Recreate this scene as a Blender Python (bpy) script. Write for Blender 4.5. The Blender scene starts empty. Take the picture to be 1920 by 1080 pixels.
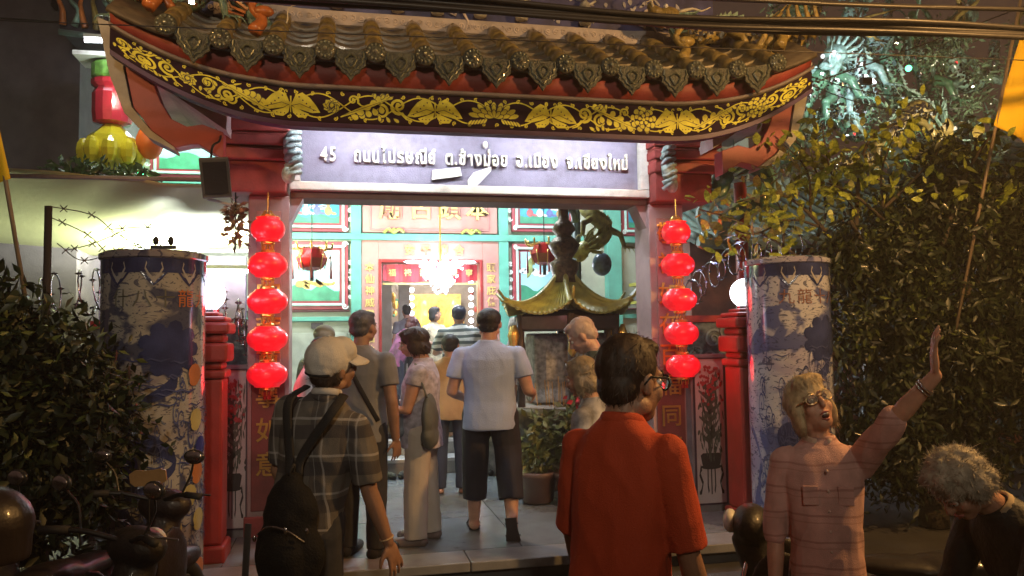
import bpy, bmesh, math, random
import numpy as np
from math import sin, cos, pi, radians, sqrt
from mathutils import Vector, Matrix, noise
random.seed(4); RNG = np.random.RandomState(4)
SC = bpy.context.scene
COL = SC.collection

# ------------------------------------------------------------------ camera
cam = bpy.data.cameras.new('camera'); cam.lens = 28.125; cam.sensor_width = 36; cam.clip_end = 400; cam.clip_start = 0.05
co = bpy.data.objects.new('camera', cam); COL.objects.link(co)
yaw, pit, rol = radians(12), radians(3.43), radians(.8)
f_ = Vector((sin(yaw)*cos(pit), cos(yaw)*cos(pit), sin(pit))); r0_ = Vector((cos(yaw), -sin(yaw), 0)); u0_ = r0_.cross(f_)
r_ = r0_*cos(rol)-u0_*sin(rol); u_ = u0_*cos(rol)+r0_*sin(rol)
mw = Matrix((r_, u_, -f_)).transposed().to_4x4(); mw.translation = Vector((-1.06, -6.33, 1.62))
co.matrix_world = mw; SC.camera = co

# ------------------------------------------------------------------ world, exposure
W = bpy.data.worlds.new('World'); SC.world = W; W.use_nodes = True
nt = W.node_tree; nt.nodes.clear()
sky = nt.nodes.new('ShaderNodeTexSky'); sky.sky_type = 'NISHITA'; sky.sun_disc = False
sky.sun_elevation = radians(-4); sky.sun_rotation = radians(200)
b1 = nt.nodes.new('ShaderNodeBackground'); b1.inputs['Strength'].default_value = .05
b2 = nt.nodes.new('ShaderNodeBackground'); b2.inputs['Color'].default_value = (.62, .33, .22, 1); b2.inputs['Strength'].default_value = .075
ad = nt.nodes.new('ShaderNodeAddShader'); ow = nt.nodes.new('ShaderNodeOutputWorld')
nt.links.new(sky.outputs[0], b1.inputs['Color']); nt.links.new(b1.outputs[0], ad.inputs[0]); nt.links.new(b2.outputs[0], ad.inputs[1]); nt.links.new(ad.outputs[0], ow.inputs['Surface'])
vs = SC.view_settings; SC.display_settings.display_device = 'sRGB'
vs.view_transform = 'Standard'; vs.look = 'None'; vs.exposure = .28; vs.gamma = 1; vs.use_curve_mapping = False
SC.render.engine = 'CYCLES'
try:
    SC.cycles.use_denoising = True; SC.cycles.max_bounces = 6; SC.cycles.sample_clamp_indirect = 4; SC.cycles.caustics_reflective = False
except Exception: pass

# ------------------------------------------------------------------ lamps' light (most sit in or at a lamp, some have no fixture)
def light(kind, name, loc, power, color, size=.1, size_y=None, target=None, parent=None, spot=None):
    l = bpy.data.lights.new(name, kind); l.energy = power; l.color = color
    if kind == 'AREA':
        l.size = size
        if size_y: l.shape = 'RECTANGLE'; l.size_y = size_y
    elif kind in ('POINT', 'SPOT'):
        l.shadow_soft_size = size
        if kind == 'SPOT': l.spot_size = radians(spot or 120); l.spot_blend = .6
    o = bpy.data.objects.new(name, l); COL.objects.link(o); o.location = loc
    if target is not None: o.rotation_euler = (Vector(target)-Vector(loc)).to_track_quat('-Z', 'Y').to_euler()
    if parent: o.parent = parent
    return o
SODIUM = (1, .52, .16); COOL = (.80, .90, 1.0); TUBE = (.92, .94, 1.0)

# ------------------------------------------------------------------ materials
MATS = {}
def M(name, col, rough=.55, metal=0, var=.18, scale=6, bump=.15, bscale=60, emis=None, estr=0, trans=0, coat=0, spec=.5, dirt=0, alpha=1):
    if name in MATS: return MATS[name]
    m = bpy.data.materials.new(name); m.use_nodes = True; nt = m.node_tree; p = nt.nodes['Principled BSDF']
    tc = nt.nodes.new('ShaderNodeTexCoord')
    n = nt.nodes.new('ShaderNodeTexNoise'); n.inputs['Scale'].default_value = scale; n.inputs['Detail'].default_value = 5
    nt.links.new(tc.outputs['Object'], n.inputs['Vector'])
    r = nt.nodes.new('ShaderNodeValToRGB'); r.color_ramp.elements[0].position = .3; r.color_ramp.elements[1].position = .7
    c = np.array(col[:3]); r.color_ramp.elements[0].color = (*np.clip(c*(1-var), 0, 1), 1); r.color_ramp.elements[1].color = (*np.clip(c*(1+var), 0, 1), 1)
    nt.links.new(n.outputs['Fac'], r.inputs['Fac']); out = r.outputs['Color']
    if dirt:
        n2 = nt.nodes.new('ShaderNodeTexNoise'); n2.inputs['Scale'].default_value = scale*.35; n2.inputs['Detail'].default_value = 8; n2.inputs['Roughness'].default_value = .7
        nt.links.new(tc.outputs['Object'], n2.inputs['Vector'])
        r2 = nt.nodes.new('ShaderNodeValToRGB'); r2.color_ramp.elements[0].position = .5; r2.color_ramp.elements[1].position = .72
        r2.color_ramp.elements[0].color = (0, 0, 0, 1); r2.color_ramp.elements[1].color = (dirt, dirt, dirt, 1)
        nt.links.new(n2.outputs['Fac'], r2.inputs['Fac'])
        mx = nt.nodes.new('ShaderNodeMix'); mx.data_type = 'RGBA'; mx.inputs[7].default_value = (.05, .04, .035, 1)
        nt.links.new(r2.outputs['Color'], mx.inputs[0]); nt.links.new(out, mx.inputs[6]); out = mx.outputs[2]
    nt.links.new(out, p.inputs['Base Color'])
    p.inputs['Roughness'].default_value = rough; p.inputs['Metallic'].default_value = metal
    p.inputs['Specular IOR Level'].default_value = spec
    if coat: p.inputs['Coat Weight'].default_value = coat; p.inputs['Coat Roughness'].default_value = .08
    if trans: p.inputs['Transmission Weight'].default_value = trans
    if alpha < 1: p.inputs['Alpha'].default_value = alpha
    if emis: p.inputs['Emission Color'].default_value = (*emis, 1); p.inputs['Emission Strength'].default_value = estr
    if bump:
        nb = nt.nodes.new('ShaderNodeTexNoise'); nb.inputs['Scale'].default_value = bscale; nb.inputs['Detail'].default_value = 4
        nt.links.new(tc.outputs['Object'], nb.inputs['Vector'])
        b = nt.nodes.new('ShaderNodeBump'); b.inputs['Strength'].default_value = bump; b.inputs['Distance'].default_value = .01
        nt.links.new(nb.outputs['Fac'], b.inputs['Height']); nt.links.new(b.outputs['Normal'], p.inputs['Normal'])
    MATS[name] = m; return m
def bands_mat(name, base, bands, rough=.85, axisrot=0):
    """cloth with woven lines: bands = (axis, period, width, offset, colour, strength)"""
    m = M(name, base, rough=rough, var=.2, scale=14, bump=.35, bscale=300); nt = m.node_tree; p = nt.nodes['Principled BSDF']
    tc = [n for n in nt.nodes if n.type == 'TEX_COORD'][0]
    src = p.inputs['Base Color'].links[0].from_socket
    mp = nt.nodes.new('ShaderNodeMapping'); mp.inputs['Rotation'].default_value = (0, 0, axisrot); nt.links.new(tc.outputs['Object'], mp.inputs[0])
    wob = nt.nodes.new('ShaderNodeTexNoise'); wob.inputs['Scale'].default_value = 5; nt.links.new(tc.outputs['Object'], wob.inputs['Vector'])
    vm = nt.nodes.new('ShaderNodeVectorMath'); vm.operation = 'MULTIPLY_ADD'; vm.inputs[1].default_value = (.035, .035, .035)
    nt.links.new(wob.outputs['Color'], vm.inputs[0]); nt.links.new(mp.outputs[0], vm.inputs[2])
    sx = nt.nodes.new('ShaderNodeSeparateXYZ'); nt.links.new(vm.outputs[0], sx.inputs[0])
    for ax, per, wid, off, col, st in bands:
        a = nt.nodes.new('ShaderNodeMath'); a.operation = 'ADD'; a.inputs[1].default_value = off+50*per; nt.links.new(sx.outputs['XYZ'.index(ax)], a.inputs[0])
        d = nt.nodes.new('ShaderNodeMath'); d.operation = 'DIVIDE'; d.inputs[1].default_value = per; nt.links.new(a.outputs[0], d.inputs[0])
        fr = nt.nodes.new('ShaderNodeMath'); fr.operation = 'FRACT'; nt.links.new(d.outputs[0], fr.inputs[0])
        lt = nt.nodes.new('ShaderNodeMath'); lt.operation = 'LESS_THAN'; lt.inputs[1].default_value = wid/per; nt.links.new(fr.outputs[0], lt.inputs[0])
        ml = nt.nodes.new('ShaderNodeMath'); ml.operation = 'MULTIPLY'; ml.inputs[1].default_value = st; nt.links.new(lt.outputs[0], ml.inputs[0])
        mx = nt.nodes.new('ShaderNodeMix'); mx.data_type = 'RGBA'; mx.inputs[7].default_value = (*col, 1)
        nt.links.new(ml.outputs[0], mx.inputs[0]); nt.links.new(src, mx.inputs[6]); src = mx.outputs[2]
    nt.links.new(src, p.inputs['Base Color']); return m

GOLD = M('gold_paint', (.62, .62, .05), rough=.6, metal=.0, var=.22, scale=14, bump=.2)
GILT = M('gilding', (.85, .55, .14), rough=.3, metal=.85, var=.2)
RED = M('red_lacquer', (.30, .025, .02), rough=.38, var=.25, scale=5, coat=.2, dirt=.4)
REDM = M('red_plaster', (.26, .045, .04), rough=.6, var=.25, scale=9, dirt=.5)
BLACKP = M('black_paint', (.022, .014, .02), rough=.5, var=.4)
PALE = M('pale_stone', (.62, .62, .56), rough=.6, var=.14, scale=9, dirt=.55)
LAV = M('lavender_plaster', (.26, .24, .32), rough=.7, var=.12, scale=14, bump=.35, bscale=120, dirt=.35)
PINKST = M('pink_stone_paint', (.38, .27, .27), rough=.55, var=.12, scale=5, dirt=.4)
WHITE = M('white_paint', (.72, .72, .70), rough=.6, var=.08, dirt=.2)
GREY = M('grey_render', (.30, .29, .29), rough=.8, var=.15, dirt=.5)
TILE = M('glazed_tile', (.19, .145, .05), rough=.3, var=.45, scale=22, bump=.25, bscale=50, coat=.5, dirt=.75)
TILED = M('weathered_tile', (.045, .052, .038), rough=.42, var=.6, scale=30, bump=1, bscale=70, coat=.35, dirt=.4)
PAN = M('pan_tile', (.085, .07, .05), rough=.5, var=.4, scale=16, coat=.2, dirt=.6)
MINT = M('mint_paint', (.11, .38, .28), rough=.5, var=.15, scale=5, dirt=.25)
PINK = M('pink_wall', (.46, .22, .18), rough=.55, var=.12, scale=4, dirt=.2)
DARKM = M('dark_metal', (.02, .02, .022), rough=.4, metal=.3)
BLACKC = M('black_cloth', (.012, .012, .014), rough=.8, bump=.4, bscale=200)
CHROME = M('chrome', (.6, .6, .62), rough=.15, metal=1, var=.05)
SKIN = M('skin', (.46, .25, .17), rough=.5, var=.13, scale=20, bump=.2, bscale=180)
SKIN2 = M('tanned_skin', (.30, .16, .10), rough=.5, var=.12, scale=20, bump=.2, bscale=180)
SKIN.node_tree.nodes['Principled BSDF'].inputs['Subsurface Weight'].default_value = .12
SKIN.node_tree.nodes['Principled BSDF'].inputs['Subsurface Radius'].default_value = (.01, .004, .002)

# ------------------------------------------------------------------ mesh helpers
def obj(name, me, mat=None, parent=None, loc=None, rot=None, scale=None):
    o = bpy.data.objects.new(name, me); COL.objects.link(o)
    if mat is not None and me is not None and len(me.materials) == 0: me.materials.append(mat)
    if parent is not None: o.parent = parent
    if loc is not None: o.location = loc
    if rot is not None: o.rotation_euler = rot
    if scale is not None: o.scale = scale
    return o
def tag(o, label=None, cat=None, group=None, kind=None):
    if label: o['label'] = label
    if cat: o['category'] = cat
    if group: o['group'] = group
    if kind: o['kind'] = kind
    return o
def empty(name, loc=(0, 0, 0), rz=0, label=None, cat=None, group=None):
    o = bpy.data.objects.new(name, None); COL.objects.link(o); o.location = loc; o.rotation_euler = (0, 0, rz); o.empty_display_size = .2
    return tag(o, label, cat, group)
def copy_tree(o, parent=None):
    c = o.copy(); COL.objects.link(c); c.parent = parent
    for ch in KIDS.get(o.name, [x for x in bpy.data.objects if x.parent == o]): copy_tree(ch, c)
    return c
KIDS = {}
class MB:
    def __init__(s): s.v = []; s.f = []
    def add(s, vs, fs):
        b = len(s.v); s.v += [tuple(v) for v in vs]; s.f += [tuple(i+b for i in f) for f in fs]; return s
    def box(s, x0, x1, y0, y1, z0, z1):
        return s.add([(x0,y0,z0),(x1,y0,z0),(x1,y1,z0),(x0,y1,z0),(x0,y0,z1),(x1,y0,z1),(x1,y1,z1),(x0,y1,z1)],
            [(3,2,1,0),(4,5,6,7),(0,1,5,4),(1,2,6,5),(2,3,7,6),(3,0,4,7)])
    def rbox(s, c, size, R=None):
        R = R or Matrix.Identity(3); c = Vector(c); a, b, d = [q/2 for q in size]
        vs = [c+R@Vector((x, y, z)) for z in (-d, d) for x, y in ((-a,-b),(a,-b),(a,b),(-a,b))]
        return s.add(vs, [(3,2,1,0),(4,5,6,7),(0,1,5,4),(1,2,6,5),(2,3,7,6),(3,0,4,7)])
    def lathe(s, prof, c=(0,0,0), n=20, R=None, a0=0, sx=1, sy=1):
        c = Vector(c); R = R or Matrix.Identity(3); vs = []; m = len(prof)
        for i in range(n):
            a = a0+2*pi*i/n
            for r, z in prof: vs.append(c+R@Vector((r*cos(a)*sx, r*sin(a)*sy, z)))
        fs = [(i*m+j, ((i+1)%n)*m+j, ((i+1)%n)*m+j+1, i*m+j+1) for i in range(n) for j in range(m-1)]
        if prof[0][0] > 1e-4: fs.append(tuple(i*m for i in reversed(range(n))))
        if prof[-1][0] > 1e-4: fs.append(tuple(i*m+m-1 for i in range(n)))
        return s.add(vs, fs)
    def ball(s, c, r, n=14, m=9, R=None):
        r = r if isinstance(r, (tuple, list)) else (r, r, r)
        pr = [(max(1e-5, sin(pi*j/m)), -cos(pi*j/m)) for j in range(m+1)]
        R = R or Matrix.Identity(3); c = Vector(c)
        vs = []
        for i in range(n):
            a = 2*pi*i/n
            for q, z in pr: vs.append(c+R@Vector((q*cos(a)*r[0], q*sin(a)*r[1], z*r[2])))
        k = m+1
        return s.add(vs, [(i*k+j, ((i+1)%n)*k+j, ((i+1)%n)*k+j+1, i*k+j+1) for i in range(n) for j in range(m)])
    def tube(s, pts, rad, n=8, cap=True, flat=1, side=None):
        pts = [Vector(p) for p in pts]; L = len(pts)
        rad = rad if isinstance(rad, (list, tuple)) else [rad]*L
        prev = None; vs = []
        for i, p in enumerate(pts):
            t = (pts[min(i+1, L-1)]-pts[max(i-1, 0)]).normalized()
            if prev is None:
                q = Vector(side) if side is not None else (Vector((0,0,1)) if abs(t.z) < .9 else Vector((1,0,0)))
                a = (q-t*q.dot(t)).normalized()
            else: a = (prev-t*prev.dot(t)).normalized()
            prev = a; b = t.cross(a)
            for k in range(n):
                an = 2*pi*k/n; vs.append(p+a*(rad[i]*cos(an))+b*(rad[i]*flat*sin(an)))
        fs = [(i*n+k, i*n+(k+1)%n, (i+1)*n+(k+1)%n, (i+1)*n+k) for i in range(L-1) for k in range(n)]
        if cap: fs += [tuple(reversed(range(n))), tuple((L-1)*n+k for k in range(n))]
        return s.add(vs, fs)
    def prism(s, poly, y0, y1):
        n = len(poly)
        return s.add([(x, y0, z) for x, z in poly]+[(x, y1, z) for x, z in poly],
            [tuple(range(n)), tuple(reversed(range(n, 2*n)))]+[(i, i+n, (i+1)%n+n, (i+1)%n) for i in range(n)])
    def mesh(s, name, smooth=False, fix=True):
        me = bpy.data.meshes.new(name); me.from_pydata(s.v, [], s.f)
        if fix:
            bm = bmesh.new(); bm.from_mesh(me); bmesh.ops.recalc_face_normals(bm, faces=bm.faces); bm.to_mesh(me); bm.free()
        if smooth: me.polygons.foreach_set('use_smooth', [True]*len(me.polygons))
        me.update(); return me
    def build(s, name, mat, parent=None, smooth=False, bevel=0, **kw):
        o = obj(name, s.mesh(name, smooth), mat, parent, **kw)
        if bevel:
            m = o.modifiers.new('b', 'BEVEL'); m.width = bevel; m.segments = 2; m.limit_method = 'ANGLE'
        return o
def spline(pts, n=8):
    P = [Vector(p) for p in pts]; P = [P[0]*2-P[1]]+P+[P[-1]*2-P[-2]]; out = []
    for i in range(1, len(P)-2):
        for k in range(n):
            t = k/n; a, b, c, d = P[i-1], P[i], P[i+1], P[i+2]
            out.append(.5*((2*b)+(c-a)*t+(2*a-5*b+4*c-d)*t*t+(3*b-a-3*c+d)*t**3))
    out.append(P[-2]); return out
def lerpl(vals, n):
    xs = np.linspace(0, len(vals)-1, n); return list(np.interp(xs, range(len(vals)), vals))
TXT = {}
def text_mesh(body, size=1, extrude=.01, offset=0, res=2):
    key = (body, size, extrude, offset)
    if key in TXT: return TXT[key]
    c = bpy.data.curves.new('t', 'FONT'); c.body = body; c.size = size; c.extrude = extrude; c.offset = offset; c.resolution_u = res
    o = bpy.data.objects.new('t', c); COL.objects.link(o)
    dg = bpy.context.evaluated_depsgraph_get(); me = bpy.data.meshes.new_from_object(o.evaluated_get(dg))
    bpy.data.objects.remove(o); TXT[key] = me; me.name = 'character'; return me
def mesh_bounds(me):
    a = np.empty(len(me.vertices)*3); me.vertices.foreach_get('co', a); a = a.reshape(-1, 3); return a.min(0), a.max(0)
def chars_row(chars, x, y, z, size, gap, mat, parent, name='character', extrude=.008, offset=.004, width=None, center_h=False):
    """raised characters in a row facing the street"""
    for ch in chars:
        if ch == ' ': x += size*.3; continue
        me = text_mesh(ch, size, extrude, offset); lo, hi = mesh_bounds(me)
        obj(name, me, mat, parent, loc=(x-lo[0], y, z), rot=(pi/2, 0, 0)); x += hi[0]-lo[0]+gap
    return x
def chars_col(chars, x, y, z, size, step, mat, parent, name='character', extrude=.004, offset=.002):
    for ch in chars:
        me = text_mesh(ch, size, extrude, offset); lo, hi = mesh_bounds(me)
        obj(name, me, mat, parent, loc=(x-(lo[0]+hi[0])/2, y, z), rot=(pi/2, 0, 0)); z -= step
def remesh(mb, name, voxel, smooth=2, amp=0, freq=9, stretch=(1,1,1), post=None):
    me = mb.mesh('raw'); o = bpy.data.objects.new('tmp', me); COL.objects.link(o)
    m = o.modifiers.new('r', 'REMESH'); m.mode = 'VOXEL'; m.voxel_size = voxel; m.use_smooth_shade = True
    if smooth: s = o.modifiers.new('s', 'SMOOTH'); s.iterations = smooth; s.factor = .5
    dg = bpy.context.evaluated_depsgraph_get(); r = bpy.data.meshes.new_from_object(o.evaluated_get(dg)); bpy.data.objects.remove(o)
    if amp or post:
        n = len(r.vertices); co_ = np.empty(n*3, dtype=np.float32); r.vertices.foreach_get('co', co_); co_ = co_.reshape(-1, 3)
        if amp:
            no = np.empty(n*3, dtype=np.float32); r.vertices.foreach_get('normal', no); no = no.reshape(-1, 3)
            sd = random.random()*50
            w = np.array([noise.noise(Vector((c[0]*freq*stretch[0]+sd, c[1]*freq*stretch[1], c[2]*freq*stretch[2])))+.5*noise.noise(Vector((c[0]*freq*2.3*stretch[0], c[1]*freq*2.3*stretch[1]+sd, c[2]*freq*2.3*stretch[2])))+(1.1*(.35-abs(noise.noise(Vector(((c[0]+.5*c[2])*freq*1.5, (c[1]-.4*c[2])*freq*1.5+sd, c[2]*freq*.5))))) if stretch[2] < 1 else 0) for c in co_])
            co_ += no*(w*amp)[:, None]
        if post: co_ = post(co_)
        r.vertices.foreach_set('co', co_.astype(np.float32).ravel())
    r.polygons.foreach_set('use_smooth', [True]*len(r.polygons)); r.name = name; r.update(); return r
def np_mesh(name, V, F, smooth=False):
    me = bpy.data.meshes.new(name); V = np.asarray(V, dtype=np.float32); F = np.asarray(F, dtype=np.int32); k = F.shape[1]
    me.vertices.add(len(V)); me.vertices.foreach_set('co', V.ravel()); me.loops.add(F.size); me.loops.foreach_set('vertex_index', F.ravel())
    me.polygons.add(len(F)); me.polygons.foreach_set('loop_start', np.arange(0, F.size, k)); me.update(calc_edges=True); me.validate(); return me
def leaf_mass(name, blobs, n, size, mat, parent=None, shell=.55, aspect=.42, up=.3, clump=0):
    """many folded leaf-sized faces spread through the volume of the given ellipsoids"""
    vol = np.array([b[1][0]*b[1][1]*b[1][2] for b in blobs])**.75; idx = RNG.choice(len(blobs), n, p=vol/vol.sum())
    C = np.array([b[0] for b in blobs])[idx]; R = np.array([b[1] for b in blobs])[idx]
    d = RNG.normal(size=(n, 3)); d /= np.linalg.norm(d, axis=1)[:, None]
    rad = (shell+(1-shell)*RNG.rand(n))*(1+.16*RNG.normal(size=n)); P = C+d*R*rad[:, None]
    if clump:
        k = n//clump; ctr = P[:k]; P = ctr[RNG.randint(0, k, n)]+RNG.normal(size=(n, 3))*size*.9
    t = RNG.normal(size=(n, 3))+d*.8; t[:, 2] -= up; t /= np.linalg.norm(t, axis=1)[:, None]
    s = np.cross(t, RNG.normal(size=(n, 3))); s /= np.linalg.norm(s, axis=1)[:, None]; nn = np.cross(t, s)
    L = size*(.6+.8*RNG.rand(n))[:, None]; w = L*aspect
    V = np.stack([P, P+t*L*.5+s*w*.5+nn*w*.18, P+t*L, P+t*L*.5-s*w*.5+nn*w*.18], 1).reshape(-1, 3)
    b = np.arange(n)[:, None]*4; F = np.concatenate([b+[0, 1, 2], b+[0, 2, 3]])
    return obj(name, np_mesh(name, V, F), mat, parent)
class Flat:
    """flat painted or thin raised shapes in a (u, v) sheet, carried onto a surface by a function"""
    def __init__(s): s.v = []; s.f = []
    def poly(s, pts, h=0):
        b = len(s.v); s.v += [(p[0], p[1], h) for p in pts]; s.f.append(tuple(range(b, b+len(pts))))
    def strip(s, pts, ws, h=0):
        L = len(pts); b = len(s.v)
        for i, p in enumerate(pts):
            q0 = pts[max(i-1, 0)]; q1 = pts[min(i+1, L-1)]; dx, dy = q1[0]-q0[0], q1[1]-q0[1]; l = sqrt(dx*dx+dy*dy) or 1
            w = ws[i]/2 if isinstance(ws, (list, tuple, np.ndarray)) else ws/2
            s.v += [(p[0]-dy/l*w, p[1]+dx/l*w, h), (p[0]+dy/l*w, p[1]-dx/l*w, h)]
        for i in range(L-1): s.f.append((b+2*i, b+2*i+1, b+2*i+3, b+2*i+2))
    def spiral(s, c, r, w, turns=1.4, a0=0, sgn=1, h=0, n=22, tail=None):
        pts = []
        for i in range(n):
            t = i/(n-1); a = a0+sgn*t*turns*2*pi; q = r*(1-.86*t); pts.append((c[0]+q*cos(a), c[1]+q*sin(a)))
        ws = [w*(1-.45*i/(n-1)) for i in range(n)]
        if tail: pts = list(tail)+pts; ws = list(np.linspace(w*.2, w, len(tail)))+ws
        s.strip(pts, ws, h); s.disc(pts[-1], w*.75, h+.0005)
    def disc(s, c, r, h=0, n=10, ry=None):
        s.poly([(c[0]+r*cos(2*pi*i/n), c[1]+(ry or r)*sin(2*pi*i/n)) for i in range(n)], h)
    def petal(s, c, a, l, w, h=0):
        ca, sa = cos(a), sin(a); P = [(0, 0), (.35, .42), (.7, .5), (.92, .28), (1, 0), (.92, -.28), (.7, -.5), (.35, -.42)]
        s.poly([(c[0]+ca*x*l-sa*y*w, c[1]+sa*x*l+ca*y*w) for x, y in P], h)
    def build(s, name, mat, parent, fn, thick=0, cuts=0):
        me = bpy.data.meshes.new(name)
        if cuts:
            me.from_pydata(s.v, [], s.f); bm = bmesh.new(); bm.from_mesh(me)
            for f in [f for f in bm.faces if len(f.verts) > 4]: bmesh.ops.poke(bm, faces=[f])
            for q in range(cuts):
                le = [e for e in bm.edges if abs(e.verts[0].co.x-e.verts[1].co.x) > .09]
                if le: bmesh.ops.subdivide_edges(bm, edges=le, cuts=1); bmesh.ops.triangulate(bm, faces=[f for f in bm.faces if len(f.verts) > 3])
            bm.to_mesh(me); bm.free()
            for v in me.vertices: v.co = fn(*v.co)
        else: me.from_pydata([fn(*v) for v in s.v], [], s.f)
        me.update()
        o = obj(name, me, mat, parent)
        if thick: m = o.modifiers.new('s', 'SOLIDIFY'); m.thickness = thick; m.offset = 0
        return o
def facing(y, s=1): return lambda u, v, h: (u, y-h, v)

# ================================================================== SETTING
st = MB(); st.add([(-60,-60,0),(60,-60,0),(60,60,0),(-60,60,0)], [(0,1,2,3)])
tag(st.build('street', M('asphalt', (.05, .048, .046), rough=.75, var=.3, scale=3, bump=.6, bscale=90, dirt=.3)), kind='structure')
TILEM = M('grey_floor_tile', (.17, .19, .20), rough=.24, var=.16, scale=3.2, bump=.06, dirt=.5, coat=.2)
fl = MB(); fl.box(-2.9, 2.42, -1.0, 9.5, 0.002, .135); flo = fl.build('courtyard_floor', M('mortar', (.07, .07, .07), rough=.9)); tag(flo, kind='structure')
tm = MB(); tm.rbox((0, 0, 0), (.992, .992, .016)); tme = tm.mesh('tile'); 
for i in range(5):
    for j in range(4):
        obj('tile', tme, TILEM, flo, loc=(-2.33+i*1.0, -.27+j, .142+random.uniform(-.001, .001)))
ed = MB()
for i in range(4): ed.box(-2.9+i*1.5, -2.9+i*1.5+1.494, -1.08, -.775, .09, .152)
for k in range(4):
    e_ = MB(); e_.box(-2.9+k*1.33, -2.9+k*1.33+1.324, -1.08, -.776, .09, .153); e_.build('edge_slab', M('edge_slab', (.22, .22, .22), rough=.35, dirt=.5), flo, bevel=.008)

# temple steps and terrace
stp = empty('stone_steps', (0.2, 2.4, .15), label='wide pale stone steps leading from the courtyard up to the lit temple door', cat='steps')
STEPM = M('step_stone', (.38, .38, .38), rough=.3, var=.15, dirt=.5)
for k in range(3):
    b = MB(); b.box(-1.9, 1.9, .35*k, .35*k+(.36 if k < 2 else .5), 0.0 if k == 0 else .16*k-.005, .16*(k+1)); b.build('step', STEPM, stp, bevel=.01)
    b = MB(); b.box(-1.9, 1.9, .35*k-.012, .35*k+.03, .16*(k+1)-.03, .16*(k+1)+.004); b.build('step_nosing', M('step_nosing', (.7, .7, .7), rough=.3), stp)
tf = MB(); tf.box(-5, 5, 3.6, 9.6, .14, .632); tag(tf.build('terrace_floor', M('terrace', (.5, .52, .52), rough=.2, var=.1)), kind='structure')

# ================================================================== TEMPLE
T = empty('temple', (0, 5, .63), label='brightly lit temple front with mint green beams and a pink door surround behind the gateway', cat='temple')
tx = lambda x: x; 
def tb(name, mat, *boxes, bevel=.006, parent=T):
    if len(boxes) > 1:
        for b in boxes: o = tb(name, mat, b, bevel=bevel, parent=parent)
        return o
    m = MB()
    for b in boxes: m.box(b[0], b[1], b[2]-5, b[3]-5, b[4]-.63, b[5]-.63)
    return m.build(name, mat, parent, bevel=bevel)
WALLW = M('cream_wall', (.40, .42, .30), rough=.7, var=.1, dirt=.2)
tb('wall', WALLW, (-5, -.93, 5.06, 5.3, .63, 5.5), (1.33, 5.2, 5.06, 5.3, .63, 5.5), (-.93, 1.33, 5.06, 5.3, 3.05, 5.5), bevel=0)
# door surround, pink, with mouldings
tb('door_surround', PINK, (-.80, -.56, 5.0, 5.2, .63, 2.99), (.92, 1.16, 5.0, 5.2, .63, 2.99), (-.56, .92, 5.0, 5.2, 2.72, 2.99))
tb('door_jamb', RED, (-.56, -.52, 4.985, 5.25, .63, 2.72), (.88, .92, 4.985, 5.25, .63, 2.72), (-.52, .88, 4.985, 5.25, 2.68, 2.72))
for x0, x1 in ((-.94, -.80), (1.16, 1.30)): tb('pilaster', MINT, (x0, x1, 4.97, 5.2, .63, 5.51))
for z0, z1 in ((2.99, 3.08), (3.72, 3.80)): tb('beam', MINT, (-5, 5.1, 4.95, 5.1, z0, z1))
tb('signboard', PINK, (-.78, 1.14, 4.99, 5.08, 3.10, 3.71))
tb('signboard_frame', M('pink_frame', (.42, .17, .15), rough=.5), (-.68, 1.03, 4.975, 4.99, 3.13, 3.155), (-.68, -.655, 4.975, 4.99, 3.155, 3.68), (1.005, 1.03, 4.975, 4.99, 3.155, 3.68), (-.68, 1.03, 4.975, 4.99, 3.68, 3.705))
GOLDT = M('gold_character', (.85, .62, .2), rough=.35, metal=.3, var=.15)
for ch, x in zip('廟古頭本', (-.56, -.13, .27, .68)):
    me = text_mesh(ch, .34, .014, .006); obj('character', me, GOLDT, T, loc=(x, 4.97-5, 3.33-.63), rot=(pi/2, 0, 0))
for ch, x in zip('安平境合', (-.20, .03, .27, .50)):
    me = text_mesh(ch, .15, .01, .004); obj('character', me, GOLDT, T, loc=(x, 4.985-5, 2.80-.63), rot=(pi/2, 0, 0))
chars_col('本仙神威靈鎮福地', -.685, -.012, 1.93, .135, .165, GOLDT, T)
chars_col('頭家庇佑萬民安樂', 1.04, -.012, 1.93, .135, .165, GOLDT, T)
for x in (-.35, .75):   # small gilt dragons under the signboard
    m = MB(); m.tube(spline([(-.14,0,0),(-.07,-.03,.05),(0,-.03,0),(.07,-.03,.05),(.14,0,.01)], 4), .022, 6)
    m.ball((0,-.03,.04), .03); m.build('gilt_bracket', M('gilt_green', (.35, .38, .08), rough=.4, metal=.3), T, loc=(x, -.05, 3.09-.63))
WIN = []
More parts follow.
